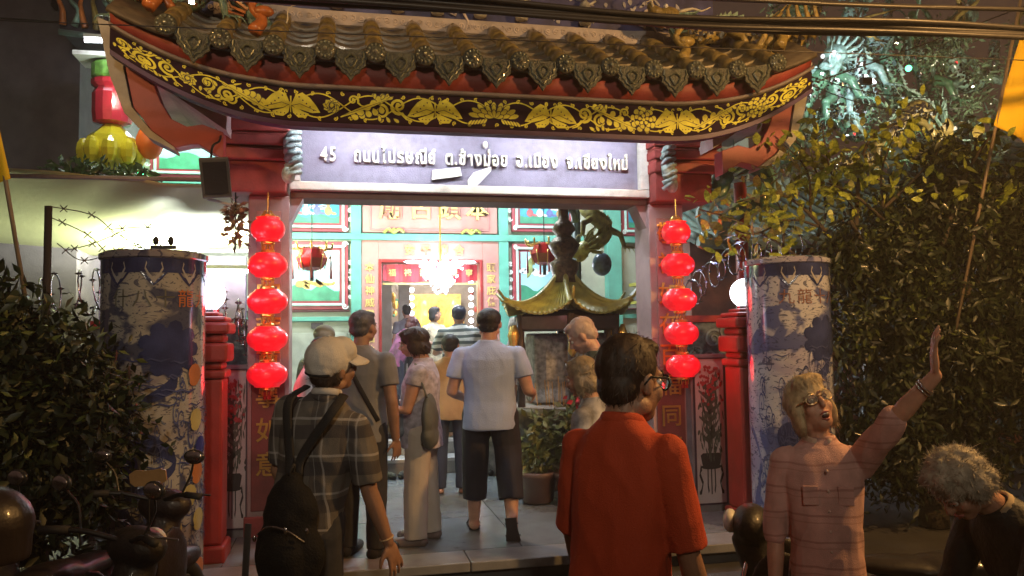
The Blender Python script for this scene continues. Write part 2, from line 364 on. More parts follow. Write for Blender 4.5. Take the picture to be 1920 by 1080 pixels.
def picture(x0, x1, z0, z1, scene, seed):
    """painted relief panel in a red and mint frame with rounded corners"""
    rnd = random.Random(seed); y = 5.05
    f1 = tb('picture_frame', M('picture_frame_red', (.30, .04, .05), rough=.5), (x0-.12, x1+.12, 4.99, 5.06, z0-.12, z1+.12))
    f2 = MB(); w = .035
    for a in ((x0-.07, x0-.07+w, z0-.07, z1+.07), (x1+.07-w, x1+.07, z0-.07, z1+.07), (x0-.07+w, x1+.07-w, z0-.07, z0-.07+w), (x0-.07+w, x1+.07-w, z1+.07-w, z1+.07)):
        f2.box(a[0], a[1], -.045, -.0105, a[2]-.63, a[3]-.63)
    f2.build('picture_moulding', M('pale_mint', (.45, .68, .58), rough=.5), T, bevel=.01)
    sky = M('painted_sky', (.30, .55, .60), rough=.5, var=.45, scale=1.6) if scene != 'water' else M('painted_water', (.03, .30, .42), rough=.5, var=.35, scale=3)
    p = MB(); p.box(x0, x1, -.018, -.0105, z0-.63, z1-.63); p.build('painting', sky, T)
    W_, H_ = x1-x0, z1-z0
    fn = lambda u, v, h: (x0+u*W_, -.020-h, z0-.63+v*H_)
    g = Flat()
    top = .22+.08*rnd.random()
    hill = [(0, 0), (1, 0)]+[(1-i/12, top+.07*sin(i*1.1+seed)+.04*rnd.random()) for i in range(13)]
    g.poly(hill); g.build('painted_hill', M('painted_green', (.04, .26, .14), rough=.5, var=.35, scale=6), T, fn)
    c = Flat()
    for i in range(5):
        cx, cy = rnd.random()*.8+.1, .5+.38*rnd.random()
        for k in range(5): c.disc((cx+(k-2)*.05, cy+.03*sin(k*2)), .06, .001+.0004*k, ry=.045)
    c.build('painted_cloud', M('painted_white', (.75, .80, .78), rough=.5, var=.1), T, fn)
    if scene == 'dragon':
        d = Flat(); pts = [(.28+.11*sin(i*.75)+i*.028, .30+.05*cos(i*.9)+.004*i) for i in range(20)]
        d.strip(pts, [.09-.002*i for i in range(20)], .004); d.disc((.30, .33), .09, .005, ry=.07)
        d.build('painted_beast', M('painted_ochre', (.42, .28, .06), rough=.5, var=.5, scale=30), T, fn)
    if scene == 'water':
        for i, col in enumerate(((.45, .10, .10), (.75, .70, .62), (.10, .12, .30), (.35, .22, .08))):
            d = Flat(); cx = .2+.2*i; d.disc((cx, .42), .07, .004, ry=.16); d.disc((cx, .62), .035, .005, ry=.06); d.petal((cx, .4), -.6, .18, .09, .005)
            d.build('painted_figure', M('painted_figure_%d' % i, col, rough=.5, var=.3, scale=20), T, fn)
    if scene == 'bird':
        d = Flat()
        for i in range(7): d.petal((.12+.03*i, .45+.08*i), 1.2+.3*sin(i), .28, .10, .003+.0004*i)
        d.build('painted_figure', M('painted_olive', (.25, .30, .10), rough=.5, var=.4, scale=20), T, fn)
    # carved corner scrolls
    s = Flat()
    for sx in (0, 1):
        for sz in (0, 1):
            cx, cz = (x0-.075 if sx == 0 else x1+.075), (z0-.075 if sz == 0 else z1+.075)
            s.spiral((cx, cz-.63), .045, .018, 1.3, 0, 1 if sx == sz else -1, .05)
    for x in (x0-.15, x1+.15):
        for q in range(int(H_/.12)): s.spiral((x, z0-.63+.06+q*.12), .035, .014, 1.2, q*1.3, 1 if q % 2 else -1, .012)
    s.build('carved_scroll', M('scroll_white', (.62, .70, .64), rough=.5), T, lambda u, v, h: (u, -h, v), thick=.008)
picture(-1.85, -1.10, 3.22, 3.62, 'water', 3); picture(-1.85, -1.10, 2.14, 2.84, 'dragon', 4)
picture(1.48, 2.22, 3.26, 3.62, 'water', 6); picture(1.48, 2.22, 2.13, 2.84, 'bird', 8)
picture(-3.45, -2.35, 3.92, 4.55, 'bird', 5); picture(-3.45, -2.35, 3.22, 3.60, 'dragon', 9)
picture(3.15, 3.9, 3.22, 3.60, 'water', 11)
tb('pilaster', MINT, (-2.12, -1.98, 4.97, 5.06, .63, 5.51)); tb('pilaster', MINT, (-3.80, -3.66, 4.97, 5.06, .63, 5.51)); tb('pilaster', MINT, (2.78, 3.0, 4.9, 5.06, .63, 5.51))
tb('dado_rail', MINT, (-5, -.96, 4.99, 5.06, 1.86, 1.92), (1.31, 4.2, 4.99, 5.06, 1.86, 1.92)); tb('dado_rail', M('brown_line', (.12, .03, .03)), (-5, -.96, 5.0, 5.06, 1.99, 2.01), (1.31, 4.2, 5.0, 5.06, 1.99, 2.01))
tb('vent_plate', M('vent', (.06, .05, .05)), (-1.48, -1.32, 5.03, 5.055, 1.76, 1.84))
tb('dado_panel', M('dado_cream', (.40, .42, .32), rough=.6), (-1.95, -1.0, 5.03, 5.055, .75, 1.70))
tb('eave_soffit', M('eave_dark', (.06, .07, .07)), (-5, 5, 4.2, 5.3, 5.52, 5.6)); tb('temple_roof', M('temple_roof_dark', (.05, .06, .07), rough=.5), (-5, 5, 4.1, 6.5, 5.61, 5.9))
# hall inside the door
HALLR = M('hall_wall', (.32, .30, .30), rough=.6, var=.2)
tb('hall_wall', HALLR, (-2.0, -1.95, 5.3, 9.4, .63, 4.2), (2.6, 2.65, 5.3, 9.4, .63, 4.2), (-2, 2.65, 9.35, 9.4, .63, 4.2), bevel=0)
tb('hall_ceiling', HALLR, (-2, 2.65, 5.3, 9.4, 4.2, 4.25), bevel=0)
for x in (-.35, -.05, 1.28, 1.55): tb('hall_column', M('hall_grey', (.42, .42, .42), rough=.4), (x-.09, x+.09, 7.0, 7.18, .63, 4.2))
for x in (-.47, 1.42): tb('hall_column', RED, (x-.07, x+.07, 8.0, 8.14, .63, 4.2))
bn = MB(); L = 24
bv = []; 
for i in range(L+1):
    u = i/L; x = -.5+1.36*u; d = .015*sin(u*40); bv += [(x, .12+d, 2.66-.63), (x, .12+d, 2.43-.63-.05*sin(u*pi*2)**2)]
bn.add(bv, [(2*i, 2*i+2, 2*i+3, 2*i+1) for i in range(L)]); ban = bn.build('door_banner', M('red_silk', (.42, .02, .03), rough=.5, var=.2), T); ban.modifiers.new('s', 'SOLIDIFY').thickness = .006
for i, ch in enumerate('福祿壽安康寧'):
    me = text_mesh(ch, .11, .003, .001); obj('character', me, GOLDT, ban, loc=(-.42+i*.22, .09, 2.50-.63), rot=(pi/2, 0, 0))
bn = MB(); bn.box(-.5, .86, .10, .13, 2.37-.63, 2.395-.63); bn.build('banner_trim', GOLDT, T)
# altar
tb('altar_table', RED, (-.3, 1.6, 8.4, 9.1, .63, 1.75)); 
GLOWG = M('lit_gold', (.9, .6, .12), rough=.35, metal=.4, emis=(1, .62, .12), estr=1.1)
for x in (.42, .98):
    m = MB(); m.lathe([(.02, 0), (.16, .02), (.19, .1), (.17, .26), (.11, .34), (.12, .40), (.10, .50), (.03, .56), (.001, .58)], (x, 3.5, 1.78-.63), 14); m.build('altar_figure', GLOWG, T, smooth=True)
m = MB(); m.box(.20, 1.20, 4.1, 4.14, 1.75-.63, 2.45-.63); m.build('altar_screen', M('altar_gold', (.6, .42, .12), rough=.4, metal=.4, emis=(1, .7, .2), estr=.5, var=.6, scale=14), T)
for x in (.16, 1.24):
    for k in range(7):
        m = MB(); m.ball((x, 3.1, 1.72+k*.14-.63+.05), (.045, .04, .045), 10, 7); m.build('altar_lamp', M('lamp_white', (.9, .9, 1), emis=(.85, .85, 1), estr=9), T)
for k in range(60):
    m = MB(); x = random.choice([random.uniform(-.5, .15), random.uniform(1.25, 1.75)]); y = random.uniform(2.2, 4); z = random.uniform(1.0, 1.9)
    m.ball((x, y, z), (random.uniform(.02, .06), .03, random.uniform(.03, .09)), 8, 5); m.build('offering', random.choice([GILT, RED, WHITE, MINT]), T)
# right side: stair bulkhead and dim room
tb('stair_beam', M('stair_white', (.34, .34, .32), rough=.6), (4.25, 5.1, 4.4, 4.5, 2.2, 3.0))
m = MB(); m.prism([(2.95, 1.6), (3.15, 1.45), (3.95, 2.25), (3.85, 2.45)], -.5, -.3); m.build('stair_stringer', M('stair_white', (.34, .34, .32)), T, loc=(0, -.2, -.05))
tb('shelf', M('yellow_shelf', (.4, .36, .06), rough=.5), (3.1, 3.75, 4.6, 4.9, 2.32, 2.37), (3.1, 3.75, 4.6, 4.9, 2.06, 2.10))

# chandelier in front of the door
ch = empty('chandelier', (.26, 4.6, 2.35), label='glaring white crystal chandelier hanging in front of the temple door', cat='chandelier')
LW = M('chandelier_light', (.9, .9, 1), emis=(.80, .82, 1), estr=14)
GLS = M('crystal', (.8, .85, .9), rough=.1, emis=(.7, .75, 1), estr=1.6)
m = MB(); m.tube([(0,0,.3),(0,0,3.2)], .012, 6); m.build('chain', GILT, ch)
for r_c, z_c, n_c in ((.46, .30, 2), (.24, .27, 9), (.17, .18, 8), (.11, .08, 6), (.04, 0, 3)):
    for i in range(n_c):
        a = 2*pi*i/n_c+.0; m = MB(); x, y = r_c*cos(a), r_c*sin(a)
        if n_c == 2: m.ball((x*.8, y, z_c+.0), (.13, .10, .018), 12, 6)
        else: m.ball((x, y, z_c), (.05, .05, .055), 10, 7)
        m.build('bulb', LW, ch, smooth=True)
m = MB()
for i in range(90):
    a = random.random()*2*pi; q = random.random(); r = .06+.26*q; m.ball((r*cos(a), r*sin(a), -.10+.36*q-random.random()*.06), (.012, .012, .022), 5, 4)
m.build('crystals', GLS, ch); tag(ch.children[-1] if ch.children else ch)
light('POINT', 'chandelier_glow', (.26, 4.3, 2.40), 42, (.86, .86, 1), .25)
light('POINT', 'hall_lamp', (.5, 7.3, 3.6), 190, (1, .88, .72), .3)
light('POINT', 'altar_glow', (.7, 8.0, 2.6), 25, (1, .75, .4), .15)

# tube lamps of the courtyard (fixtures hang out of sight behind the gateway roof)
def tube_lamp(loc, ln, label, power, target, color=COOL, rz=0, group='fluorescent tube lamps'):
    e = empty('tube_lamp', loc, rz, label, 'lamp', group)
    m = MB(); m.box(-ln/2-.03, ln/2+.03, -.03, .03, .02, .06); m.build('housing', WHITE, e)
    m = MB(); m.tube([(-ln/2, 0, 0), (ln/2, 0, 0)], .016, 10); m.build('tube', M('tube_glow', (.9, .9, .9), emis=(.85, .9, 1), estr=18), e, smooth=True)
    light('AREA', 'tube_light', Vector(loc)+(Vector(target)-Vector(loc)).normalized()*.06, power, color, ln, .08, target)
    return e
tube_lamp((-1.6, 3.3, 4.3), 1.2, 'long white tube lamp hung over the courtyard on the tarpaulin side', 56, (-1.4, 5, 2.6))
tube_lamp((1.9, 3.3, 4.3), 1.2, 'long white tube lamp hung over the courtyard near the incense burner', 64, (1.8, 5, 2.6))
tube_lamp((.2, 2.6, 4.5), 1.2, 'long white tube lamp hung over the middle of the courtyard', 125, (.3, 2.2, .1))
tube_lamp((-3.1, 4.0, 5.0), 1.2, 'white tube lamp on the temple wall beside the hanging lantern column', 60, (-3.2, 5.2, 3.9), (.75, 1, .72))

# ================================================================== GATEWAY
G = empty('temple_gateway', (0, .17, .15), label='red and gold temple gateway with upswept tiled roof and a lavender name board reading 45', cat='gateway')
GO = Vector((0, .17, .15))
def gb(name, mat, *boxes, bevel=.008, parent=G):
    m = MB()
    for b in boxes: m.box(b[0], b[1], b[2]-GO.y, b[3]-GO.y, b[4]-GO.z, b[5]-GO.z)
    return m.build(name, mat, parent, bevel=bevel)
def gm(mb, name, mat, parent=G, smooth=False, bevel=0):
    mb.v = [(x, y-GO.y, z-GO.z) for x, y, z in mb.v]; return mb.build(name, mat, parent, smooth, bevel)
gfn = lambda fn: (lambda u, v, h: tuple(Vector(fn(u, v, h))-Vector((0, GO.y, GO.z))))
zb = lambda x: 3.10+.28*max(0, abs(x)-1.3)**2
hb = lambda x: .218-.085*min(1, max(0, (abs(x)-1.6)/.9))
zt = lambda x: zb(x)+hb(x)
zr = lambda x: zt(x)+.20-.09*min(1, max(0, (abs(x)-1.6)/.95))
COUP = M('couplet_red', (.20, .05, .045), rough=.45, var=.25, scale=5, dirt=.5)
for s in (-1, 1):
    xa, xb = (-1.76, -1.455) if s < 0 else (1.475, 1.785)
    gb('pillar', PINKST, (xa, xb, 0, .34, .15, 2.719))
    gb('pillar_base', REDM, (xa-.02, xb+.02, -.02, .36, .15, .30))
    cp = gb('couplet_board', COUP, (xa+.03, xb-.03, -.015, -.002, .34, 1.30)); gb('couplet_board', M('couplet_pink', (.40, .20, .20), rough=.5, dirt=.3), (xa+.06, xb-.06, -.012, -.002, 1.34, 2.60))
    chars_col('敬神如在百福同臻' if s > 0 else '誠心叩拜萬事如意', (xa+xb)/2-0, -.018-GO.y, 2.40-GO.z, .19, .255, GILT, cp if False else G)
    xc = (xa+xb)/2
    a, b = (-1.975, -1.45) if s < 0 else (1.45, 2.06)
    for k, (d, z0, z1) in enumerate(((0, 3.17, 3.30), (.03, 3.145, 3.17), (.015, 3.07, 3.145), (.05, 3.045, 3.07), (.03, 2.96, 3.045), (.07, 2.72, 2.96))):
        gb('capital_block', REDM, (a+d*(1 if s < 0 else .4), b-d*(.3 if s < 0 else 1), -.22+d, .40, z0, z1), bevel=.012)
    # carved figure bracket on the inner side
    m = MB(); x = -1.42 if s < 0 else 1.56
    y = -.24
    for q in range(7): m.tube(spline([(x-.05, y, 2.80+q*.05), (x+.04*sin(q), y-.04, 2.84+q*.05), (x+.06, y, 2.86+q*.05)], 4), [.02]*9, 6)
    m.ball((x, y, 3.12), (.05, .04, .05)); m.ball((x, y, 2.98), (.06, .045, .11)); m.ball((x+.03*s, y, 2.84), (.05, .04, .07))
    gm(m, 'carved_bracket', M('carved_teal', (.25, .34, .33), rough=.4, var=.5, scale=25, bump=.6), smooth=True)
    m = MB(); xi = xb if s < 0 else xa
    m.prism([(xi, 2.72), (xi, 2.52), (xi-s*.10, 2.72)] if s > 0 else [(xi, 2.72), (xi+.10, 2.72), (xi, 2.52)], .05, .25); gm(m, 'corner_gusset', PINKST)
# name board
gb('lintel', M('lintel_grey', (.17, .15, .15), rough=.7, dirt=.3), (-1.455, 1.475, 0.03, .33, 2.712, 2.764))
gb('board_back', LAV, (-1.40, 1.42, .03, .12, 2.80, 3.40), bevel=0)
gb('board_frame', PALE, (-1.455, 1.475, -.04, .14, 2.766, 2.832)); gb('board_frame', PALE, (-1.455, -1.375, -.038, .14, 2.833, 3.42)); gb('board_frame', PALE, (1.395, 1.475, -.038, .14, 2.833, 3.42))
LET = M('letter_cream', (.82, .80, .66), rough=.45, var=.1, scale=20)
def letters(clusters, x, z, size, gap, sx=1):
    for cl in clusters:
        if cl == ' ': x += gap*3.2; continue
        me = text_mesh(cl, size, .020, .003); lo, hi = mesh_bounds(me)
        obj('letter', me, LET, G, loc=(x-lo[0]*sx, .012-GO.y, z-GO.z), rot=(pi/2, 0, 0), scale=(sx, 1, 1)); x += (hi[0]-lo[0])*sx+gap
    return x
CL = ['4','5',' ',' ','ถ','น','น','ไ','ป','ร','ษ','ณี','ย์',' ','ต','.','ช้','า','ง','ม่','อ','ย',' ','อ','.','เ','มื','อ','ง',' ','จ','.','เ','ชี','ย','ง','ใ','ห','ม่']
def row_width(sx, gap):
    x = 0
    for c in CL:
        if c == ' ': x += gap*3.2; continue
        lo, hi = mesh_bounds(text_mesh(c, .155, .020, .003)); x += (hi[0]-lo[0])*sx+gap
    return x
gp = .019; sxx = (2.54-row_width(0, gp))/(row_width(1, gp)-row_width(0, gp))
letters(CL, -1.225, 3.005, .155, gp, sxx)
m = MB(); m.ball((.08, .0, 3.175), (.022, .02, .03)); gm(m, 'letter', LET, smooth=True)
for pts, nm in (([(-.36, 2.875), (-.35, 2.955), (-.13, 2.985), (-.115, 2.915), (-.20, 2.90)], 'a'), ([(-.06, 2.83), (-.07, 2.88), (-.02, 2.945), (.135, 3.00), (.12, 2.955), (.04, 2.87), (-.02, 2.815)], 'b')):
    m = MB(); m.prism(pts, -.004, .022); gm(m, 'paper_scrap', M('white_paper', (.85, .85, .82), rough=.7, var=.05))
# fluorescent tubes behind the eave
for x in (-.75, .72):
    m = MB(); m.tube([(x-.58, -.42, 3.318), (x+.58, -.42, 3.318)], .014, 8); gm(m, 'eave_tube', M('eave_tube', (.9, .9, .95), emis=(.8, .8, 1), estr=16), smooth=True)
    m = MB(); m.box(x-.62, x+.62, -.45, -.39, 3.335, 3.37); gm(m, 'tube_housing', WHITE)
    light('AREA', 'eave_tube_light', (x, -.42, 3.30), 140, TUBE, 1.1, .05, (x, .1, 2.85))
# eave: sheets that follow the upswept curve
XS = [-2.54+i*5.08/80 for i in range(81)]
def swept(name, mat, prof, parent=G, smooth=True, xs=XS, thick=0):
    m = MB(); n = len(prof(0)); vs = []; fs = []
    for x in xs: vs += [(x, y, z) for y, z in prof(x)]
    for i in range(len(xs)-1):
        for j in range(n-1): fs.append((i*n+j, (i+1)*n+j, (i+1)*n+j+1, i*n+j+1))
    m.add(vs, fs); o = gm(m, name, mat, parent, smooth)
    if thick: md = o.modifiers.new('s', 'SOLIDIFY'); md.thickness = thick
    return o
fas = swept('fascia_board', M('fascia_black', (.022, .010, .024), rough=.85, var=.3, spec=.15), lambda x: [(-.74, zb(x)+.02), (-.74, zb(x)-.004), (-.80, zb(x)-.004), (-.80, zt(x)), (-.74, zt(x))], smooth=False)
swept('fascia_edge', M('fascia_blue', (.05, .02, .10), rough=.5), lambda x: [(-.795, zb(x)-.006), (-.795, zb(x)-.04), (-.70, zb(x)-.04), (-.70, zb(x)-.006)], smooth=False)
swept('rim_moulding', M('rim_grey', (.20, .17, .17), rough=.55, dirt=.4), lambda x: [(-.79, zt(x)+.0), (-.83, zt(x)+.004), (-.845, zt(x)+.018), (-.83, zt(x)+.032), (-.79, zt(x)+.036)])
swept('eave_board', M('eave_red', (.24, .04, .035), rough=.6, dirt=.4), lambda x: [(-.79, zt(x)+.03), (-.82, zr(x)+.02)], thick=.02)
swept('soffit', M('soffit_white', (.55, .52, .50), rough=.7, dirt=.3), lambda x: [(-.75, zb(x)+.09), (-.35, min(3.42, zb(x)+.25)), (.6, min(3.42, zb(x)+.25)), (1.1, zb(x)+.1)], thick=.03)
zr2 = lambda x: zr(x)+.57-.10*min(1, max(0, (abs(x)-1.5)/1.))
roofprof = lambda x: [(-.88, zr(x)+.0), (-.6, zr(x)+.18), (-.3, zr(x)+.35), (0.1, zr2(x)+.02)]
roof = swept('roof', PAN, roofprof, thick=.03, smooth=True)
swept('back_roof', PAN, lambda x: [(.22, zr2(x)), (.6, zr(x)+.3), (1.2, zr(x))], thick=.03)
def roofpt(x, t):
    pr = roofprof(x); q = t*3; i = min(2, int(q)); f = q-i
    return Vector((x, pr[i][0]*(1-f)+pr[i+1][0]*f, pr[i][1]*(1-f)+pr[i+1][1]*f))
TX = [-.165+.335*k for k in range(-7, 9)]
TX = [x for x in TX if abs(x) < 2.5]
for x in TX:
    for k in range(4):
        a, b = k/4, (k+1)/4+.04; p = [roofpt(x, a), roofpt(x, (a+b)/2), roofpt(x, min(1, b))]
        m = MB(); m.tube([q+Vector((0, 0, .045)) for q in p], [.066, .062, .056], 12); gm(m, 'barrel_tile', TILE, smooth=True)
    m = MB(); p = roofpt(x, 0)+Vector((0, -.03, .04)); R = Matrix.Rotation(pi/2, 3, 'X')
    m.lathe([(.001, .045), (.02, .043), (.03, .03), (.048, .034), (.055, .02), (.068, .022), (.072, .0), (.068, -.03)], p, 18, R); gm(m, 'tile_end', TILED, smooth=True)
    m = MB()
    for q in range(12):
        a = q*pi/6; m.ball(p+Vector((.05*cos(a), -.03, .05*sin(a))), .011, 5, 4)
    m.ball(p+Vector((0, -.05, 0)), .016, 6, 5); gm(m, 'tile_end_boss', M('boss_glass', (.35, .38, .30), rough=.15, metal=.6), smooth=True)
for i in range(len(TX)-1):
    xm = (TX[i]+TX[i+1])/2
    for k in range(5):
        a, b = k/5, (k+1)/5+.03; m = MB(); vs = []
        for t, lift in ((a, .028), (min(1, b), .006)):
            for j in range(7):
                u = -1+2*j/6; q = roofpt(xm+u*.115, t); vs.append(q+Vector((0, 0, lift+.03*u*u)))
        for j in range(7): vs.append(vs[j]-Vector((0, -.002, .026)))
        m.add(vs, [(j, j+1, 8+j, 7+j) for j in range(6)]+[(j, j+1, 15+j, 14+j) for j in range(6)]); gm(m, 'pan_tile', M('pan_glazed', (.12, .10, .055), rough=.4, var=.4, scale=18, coat=.3, dirt=.6))
    # shield shaped drip tile
    z0 = zr(xm)+.035; y0 = -.915; S = [(-.115, .02), (-.12, -.03), (-.10, -.055), (-.105, -.085), (-.07, -.115), (-.06, -.14), (-.03, -.155), (0, -.20), (.03, -.155), (.06, -.14), (.07, -.115), (.105, -.085), (.10, -.055), (.12, -.03), (.115, .02)]
    sl = (zr(xm+.05)-zr(xm-.05))/.1
    m = MB(); m.prism([(xm+u, z0+v+u*sl) for u, v in S], y0, y0+.022)
    dr = gm(m, 'drip_tile', TILED, bevel=.005)
    m = MB(); m.tube([(xm+u*.75, y0-.006, z0+v*.75+u*sl-.008) for u, v in S], .006, 5); m.tube(spline([(xm-.04, y0-.008, z0-.05), (xm, y0-.012, z0-.11), (xm+.04, y0-.008, z0-.05), (xm, y0-.012, z0-.02), (xm-.04, y0-.008, z0-.05)], 4), .007, 5)
    gm(m, 'drip_relief', M('drip_relief', (.10, .115, .085), rough=.3, metal=.2, var=.6, scale=40, coat=.3))
# gold painting on the fascia: shapes in metres along the board, each with a dark outline under it
def band(u, w, h): return (u, -.8015-h, zb(u)+.5*hb(u)+w*hb(u)/.218)
def motif(kind, x0, s=1, up=1):
    g = Flat(); dk = Flat(); P = lambda u, w: (x0+s*u, up*w); hh = [.0006]
    def pet(c, a, l, w):
        hh[0] += .00022; c2 = (c[0]-cos(a)*.004, c[1]-sin(a)*.004); dk.petal(c2, a, l+.009, w+.010, hh[0]); hh[0] += .00022; g.petal(c, a, l, w, hh[0])
    def spi(c, r, w, turns, a0, sg, tail=None):
        hh[0] += .0002; t2 = [P(*q) for q in tail] if tail else None
        pts = list(t2 or []); L0 = len(pts); n = 24
        for i in range(n): t = i/(n-1); a = a0+sg*t*turns*2*pi; q = r*(1-.84*t); pts.append(P(c[0]+q*cos(a), c[1]+q*sin(a)))
        ws = [w*(.25+.75*i/max(1, L0)) for i in range(L0)]+[w*(1-.4*i/(n-1)) for i in range(n)]
        g.strip(pts, ws, hh[0]); g.disc(pts[-1], w*.7, hh[0]+.0001)
    if kind == 'lotus':
        for k in range(9): a = pi*(k+.5)/9; pet(P(.085*cos(a), -.035+.03*sin(a)), a, .085+.015*abs(cos(a)), .034)
        for k in range(7): a = pi*(k+.5)/7; pet(P(.045*cos(a), -.035+.02*sin(a)), a, .075, .030)
        for k in range(5): a = pi*(k+.5)/5; pet(P(.012*cos(a), -.038), a, .060, .026)
        for k in range(6):
            for sg in (-1, 1): pet(P(sg*(.05+.022*k), -.045-.003*k), -.9 if sg > 0 else pi+.9, .045, .016)
    if kind == 'flower':
        for r_, n_, l_, w_ in ((.052, 9, .042, .042), (.032, 7, .036, .034), (.012, 5, .030, .026)):
            for k in range(n_): a = 2*pi*k/n_+r_*30; pet(P(r_*1.15*cos(a), r_*sin(a)), a*s if up > 0 else -a*s, l_, w_)
        g.disc(P(0, 0), .012, hh[0]+.001)
    if kind == 'butterfly':
        for sg in (-1, 1):
            for poly in ([(.004, .0), (.03, .062), (.075, .085), (.125, .050), (.165, .0), (.195, -.05), (.14, -.055), (.05, -.03)], [(.006, -.015), (.05, -.035), (.12, -.062), (.10, -.088), (.05, -.090), (.015, -.060)]):
                hh[0] += .0004; g.poly([P(sg*a, b) for a, b in poly], hh[0])
            for k in range(5): dk.disc(P(sg*(.055+.024*k), .052-.022*k), .0055, hh[0]+.001, 7)
            for k in range(3): dk.disc(P(sg*(.04+.025*k), -.068), .0045, hh[0]+.001, 7)
            dk.strip([P(sg*.01, -.01), P(sg*.06, .005), P(sg*.12, -.02), P(sg*.17, -.04)], .0035, hh[0]+.001)
            spi((sg*.028, .082), .018, .006, .8, -pi/2, sg)
        g.strip([P(0, .055), P(0, -.06)], [.012, .004], hh[0]+.0012)
    if kind == 'leaf':
        for k in range(5): pet(P(-.13+.05*k, .045-.020*k), 1.9-.5*k, .060, .042); pet(P(-.10+.05*k, .015-.018*k), -1.3+.2*k, .055, .040)
        hh[0] += .0004; g.strip([P(-.17, .07), P(-.08, .035), (x0, 0), P(.08, -.035), P(.17, -.075)], [.008, .022, .028, .022, .008], hh[0]); dk.strip([P(-.15, .06), P(0, 0), P(.15, -.062)], .003, hh[0]+.0004)
        spi((.085, .045), .036, .015, 1.3, 3.6, -1, [(-.02, .0), (.03, .01)])
    if kind == 'scroll':
        spi((-.055, .020), .058, .022, 1.5, -2.0, 1, [(-.15, -.085), (-.11, -.07)]); spi((.065, -.025), .052, .020, 1.4, 1.2, 1, [(-.02, .085), (.03, .075)])
        for k in range(3): pet(P(-.02+.05*k, -.07+.01*k), -.6-.4*k, .045, .022); pet(P(.02+.045*k, .06), .5+.5*k, .040, .020)
    o = g.build('gold_'+kind, GOLD, fas, gfn(band))
    if dk.v: dk.build('ink_outline', BLACKP, o, gfn(band))
motif('lotus', 0)
for s_ in (-1, 1):
    for k, x, u_ in (('butterfly', .42, 1), ('scroll', .73, 1), ('leaf', .90, 1), ('flower', 1.13, 1), ('butterfly', 1.40, 1), ('leaf', 1.70, -1), ('scroll', 1.87, -1), ('flower', 2.06, 1), ('scroll', 2.24, 1), ('scroll', 2.40, -1)):
        motif(k, s_*x, s_, u_)
g = Flat(); L_ = 260
for ph in (0, pi): g.strip([(-2.46+4.92*i/L_, .083*sin(-2.46*9+9*4.92*i/L_+ph)) for i in range(L_+1)], .009, .0003)
g.build('gold_vine', GOLD, fas, gfn(band))
g = Flat()
for i in range(96):
    x = -2.44+i*4.88/95; sgn = 1 if i % 2 else -1; g.spiral((x, sgn*.086), .017, .008, 1.0, i, sgn, .0004, n=9)
tag(g.build('gold_curls', GOLD, fas, gfn(band)), kind='stuff')
# wing brackets and pale end boards under the upswept corners
WP = [(-2.50,3.49),(-2.44,3.20),(-2.32,3.04),(-2.17,2.93),(-2.08,2.955),(-2.02,2.96),(-1.86,2.86),(-1.86,3.05),(-2.00,3.10),(-2.10,3.08),(-2.20,3.13),(-2.27,3.25),(-2.33,3.42)]
EP = [(-2.65,3.79),(-2.57,3.75),(-2.50,3.66),(-2.50,3.46),(-2.455,3.21),(-2.335,3.03),(-2.17,2.912),(-2.17,2.93),(-2.32,3.02),(-2.47,3.15),(-2.56,3.38)]
EP = [(-2.67,3.80),(-2.57,3.76),(-2.50,3.68),(-2.50,3.46),(-2.447,3.20),(-2.322,3.038),(-2.17,2.928),(-2.17,2.905),(-2.34,2.99),(-2.49,3.15),(-2.585,3.40)]
for s in (-1, 1):
    m = MB(); m.prism([(-s*x, z) for x, z in WP], -.60, -.46); gm(m, 'wing_bracket', M('wing_red', (.27, .05, .06), rough=.5, var=.15), bevel=.006)
    m = MB(); m.prism([(-s*x, z) for x, z in EP], -.62, -.44); gm(m, 'end_board', M('end_grey', (.33, .32, .31), rough=.6, dirt=.3), bevel=.004)
    m = MB(); m.prism([(-s*x, z) for x, z in ((-2.50, 3.62), (-2.30, 3.40), (-1.86, 3.10), (-1.86, 3.35), (-2.2, 3.5))], -.45, .9); gm(m, 'eave_wall', M('soffit_white', (.5, .5, .5)))
# ridge
rz_ = lambda x: zr2(x)+.0
swept('ridge_wall', M('ridge_blue', (.05, .055, .17), rough=.4, var=.5, scale=7, coat=.3, dirt=.3), lambda x: [(.08, rz_(x)), (.08, rz_(x)+.52), (.24, rz_(x)+.52), (.24, rz_(x))], smooth=False, xs=XS[6:-6])
swept('ridge_border', M('ridge_white', (.42, .38, .38), rough=.5, var=.2, dirt=.4), lambda x: [(.078, rz_(x)+.02), (.055, rz_(x)+.03), (.055, rz_(x)+.14), (.078, rz_(x)+.15)], smooth=False, xs=XS[8:-8])
swept('ridge_cap', M('ridge_yellow', (.30, .22, .05), rough=.4, var=.3, coat=.3, dirt=.4), lambda x: [(.02, rz_(x)+.52), (.0, rz_(x)+.58), (.04, rz_(x)+.64), (.16, rz_(x)+.68), (.28, rz_(x)+.64), (.32, rz_(x)+.58), (.3, rz_(x)+.52)], xs=XS[5:-5])
g = Flat()
for i in range(62):
    x = -2.05+i*4.1/61; g.spiral((x, .085), .028, .011, 1.3, i*1.7, 1 if i % 2 else -1, 0)
for x in (-1.75, 1.55, 1.78, -.1):
    g.spiral((x, .26), .07, .022, 1.6, 1.2, 1, .002); g.strip([(x-.13, .2), (x-.05, .17), (x, .30)], [.006, .02, .008], .002); g.strip([(x+.02, .2), (x+.06, .12), (x+.04, .05)], [.02, .015, .004], .002)
g.build('ridge_scroll', M('scroll_red', (.5, .44, .42), rough=.5, var=.4, scale=10), G, gfn(lambda u, v, h: (u, .052-h, rz_(u)+v)), thick=.01)
g = Flat()
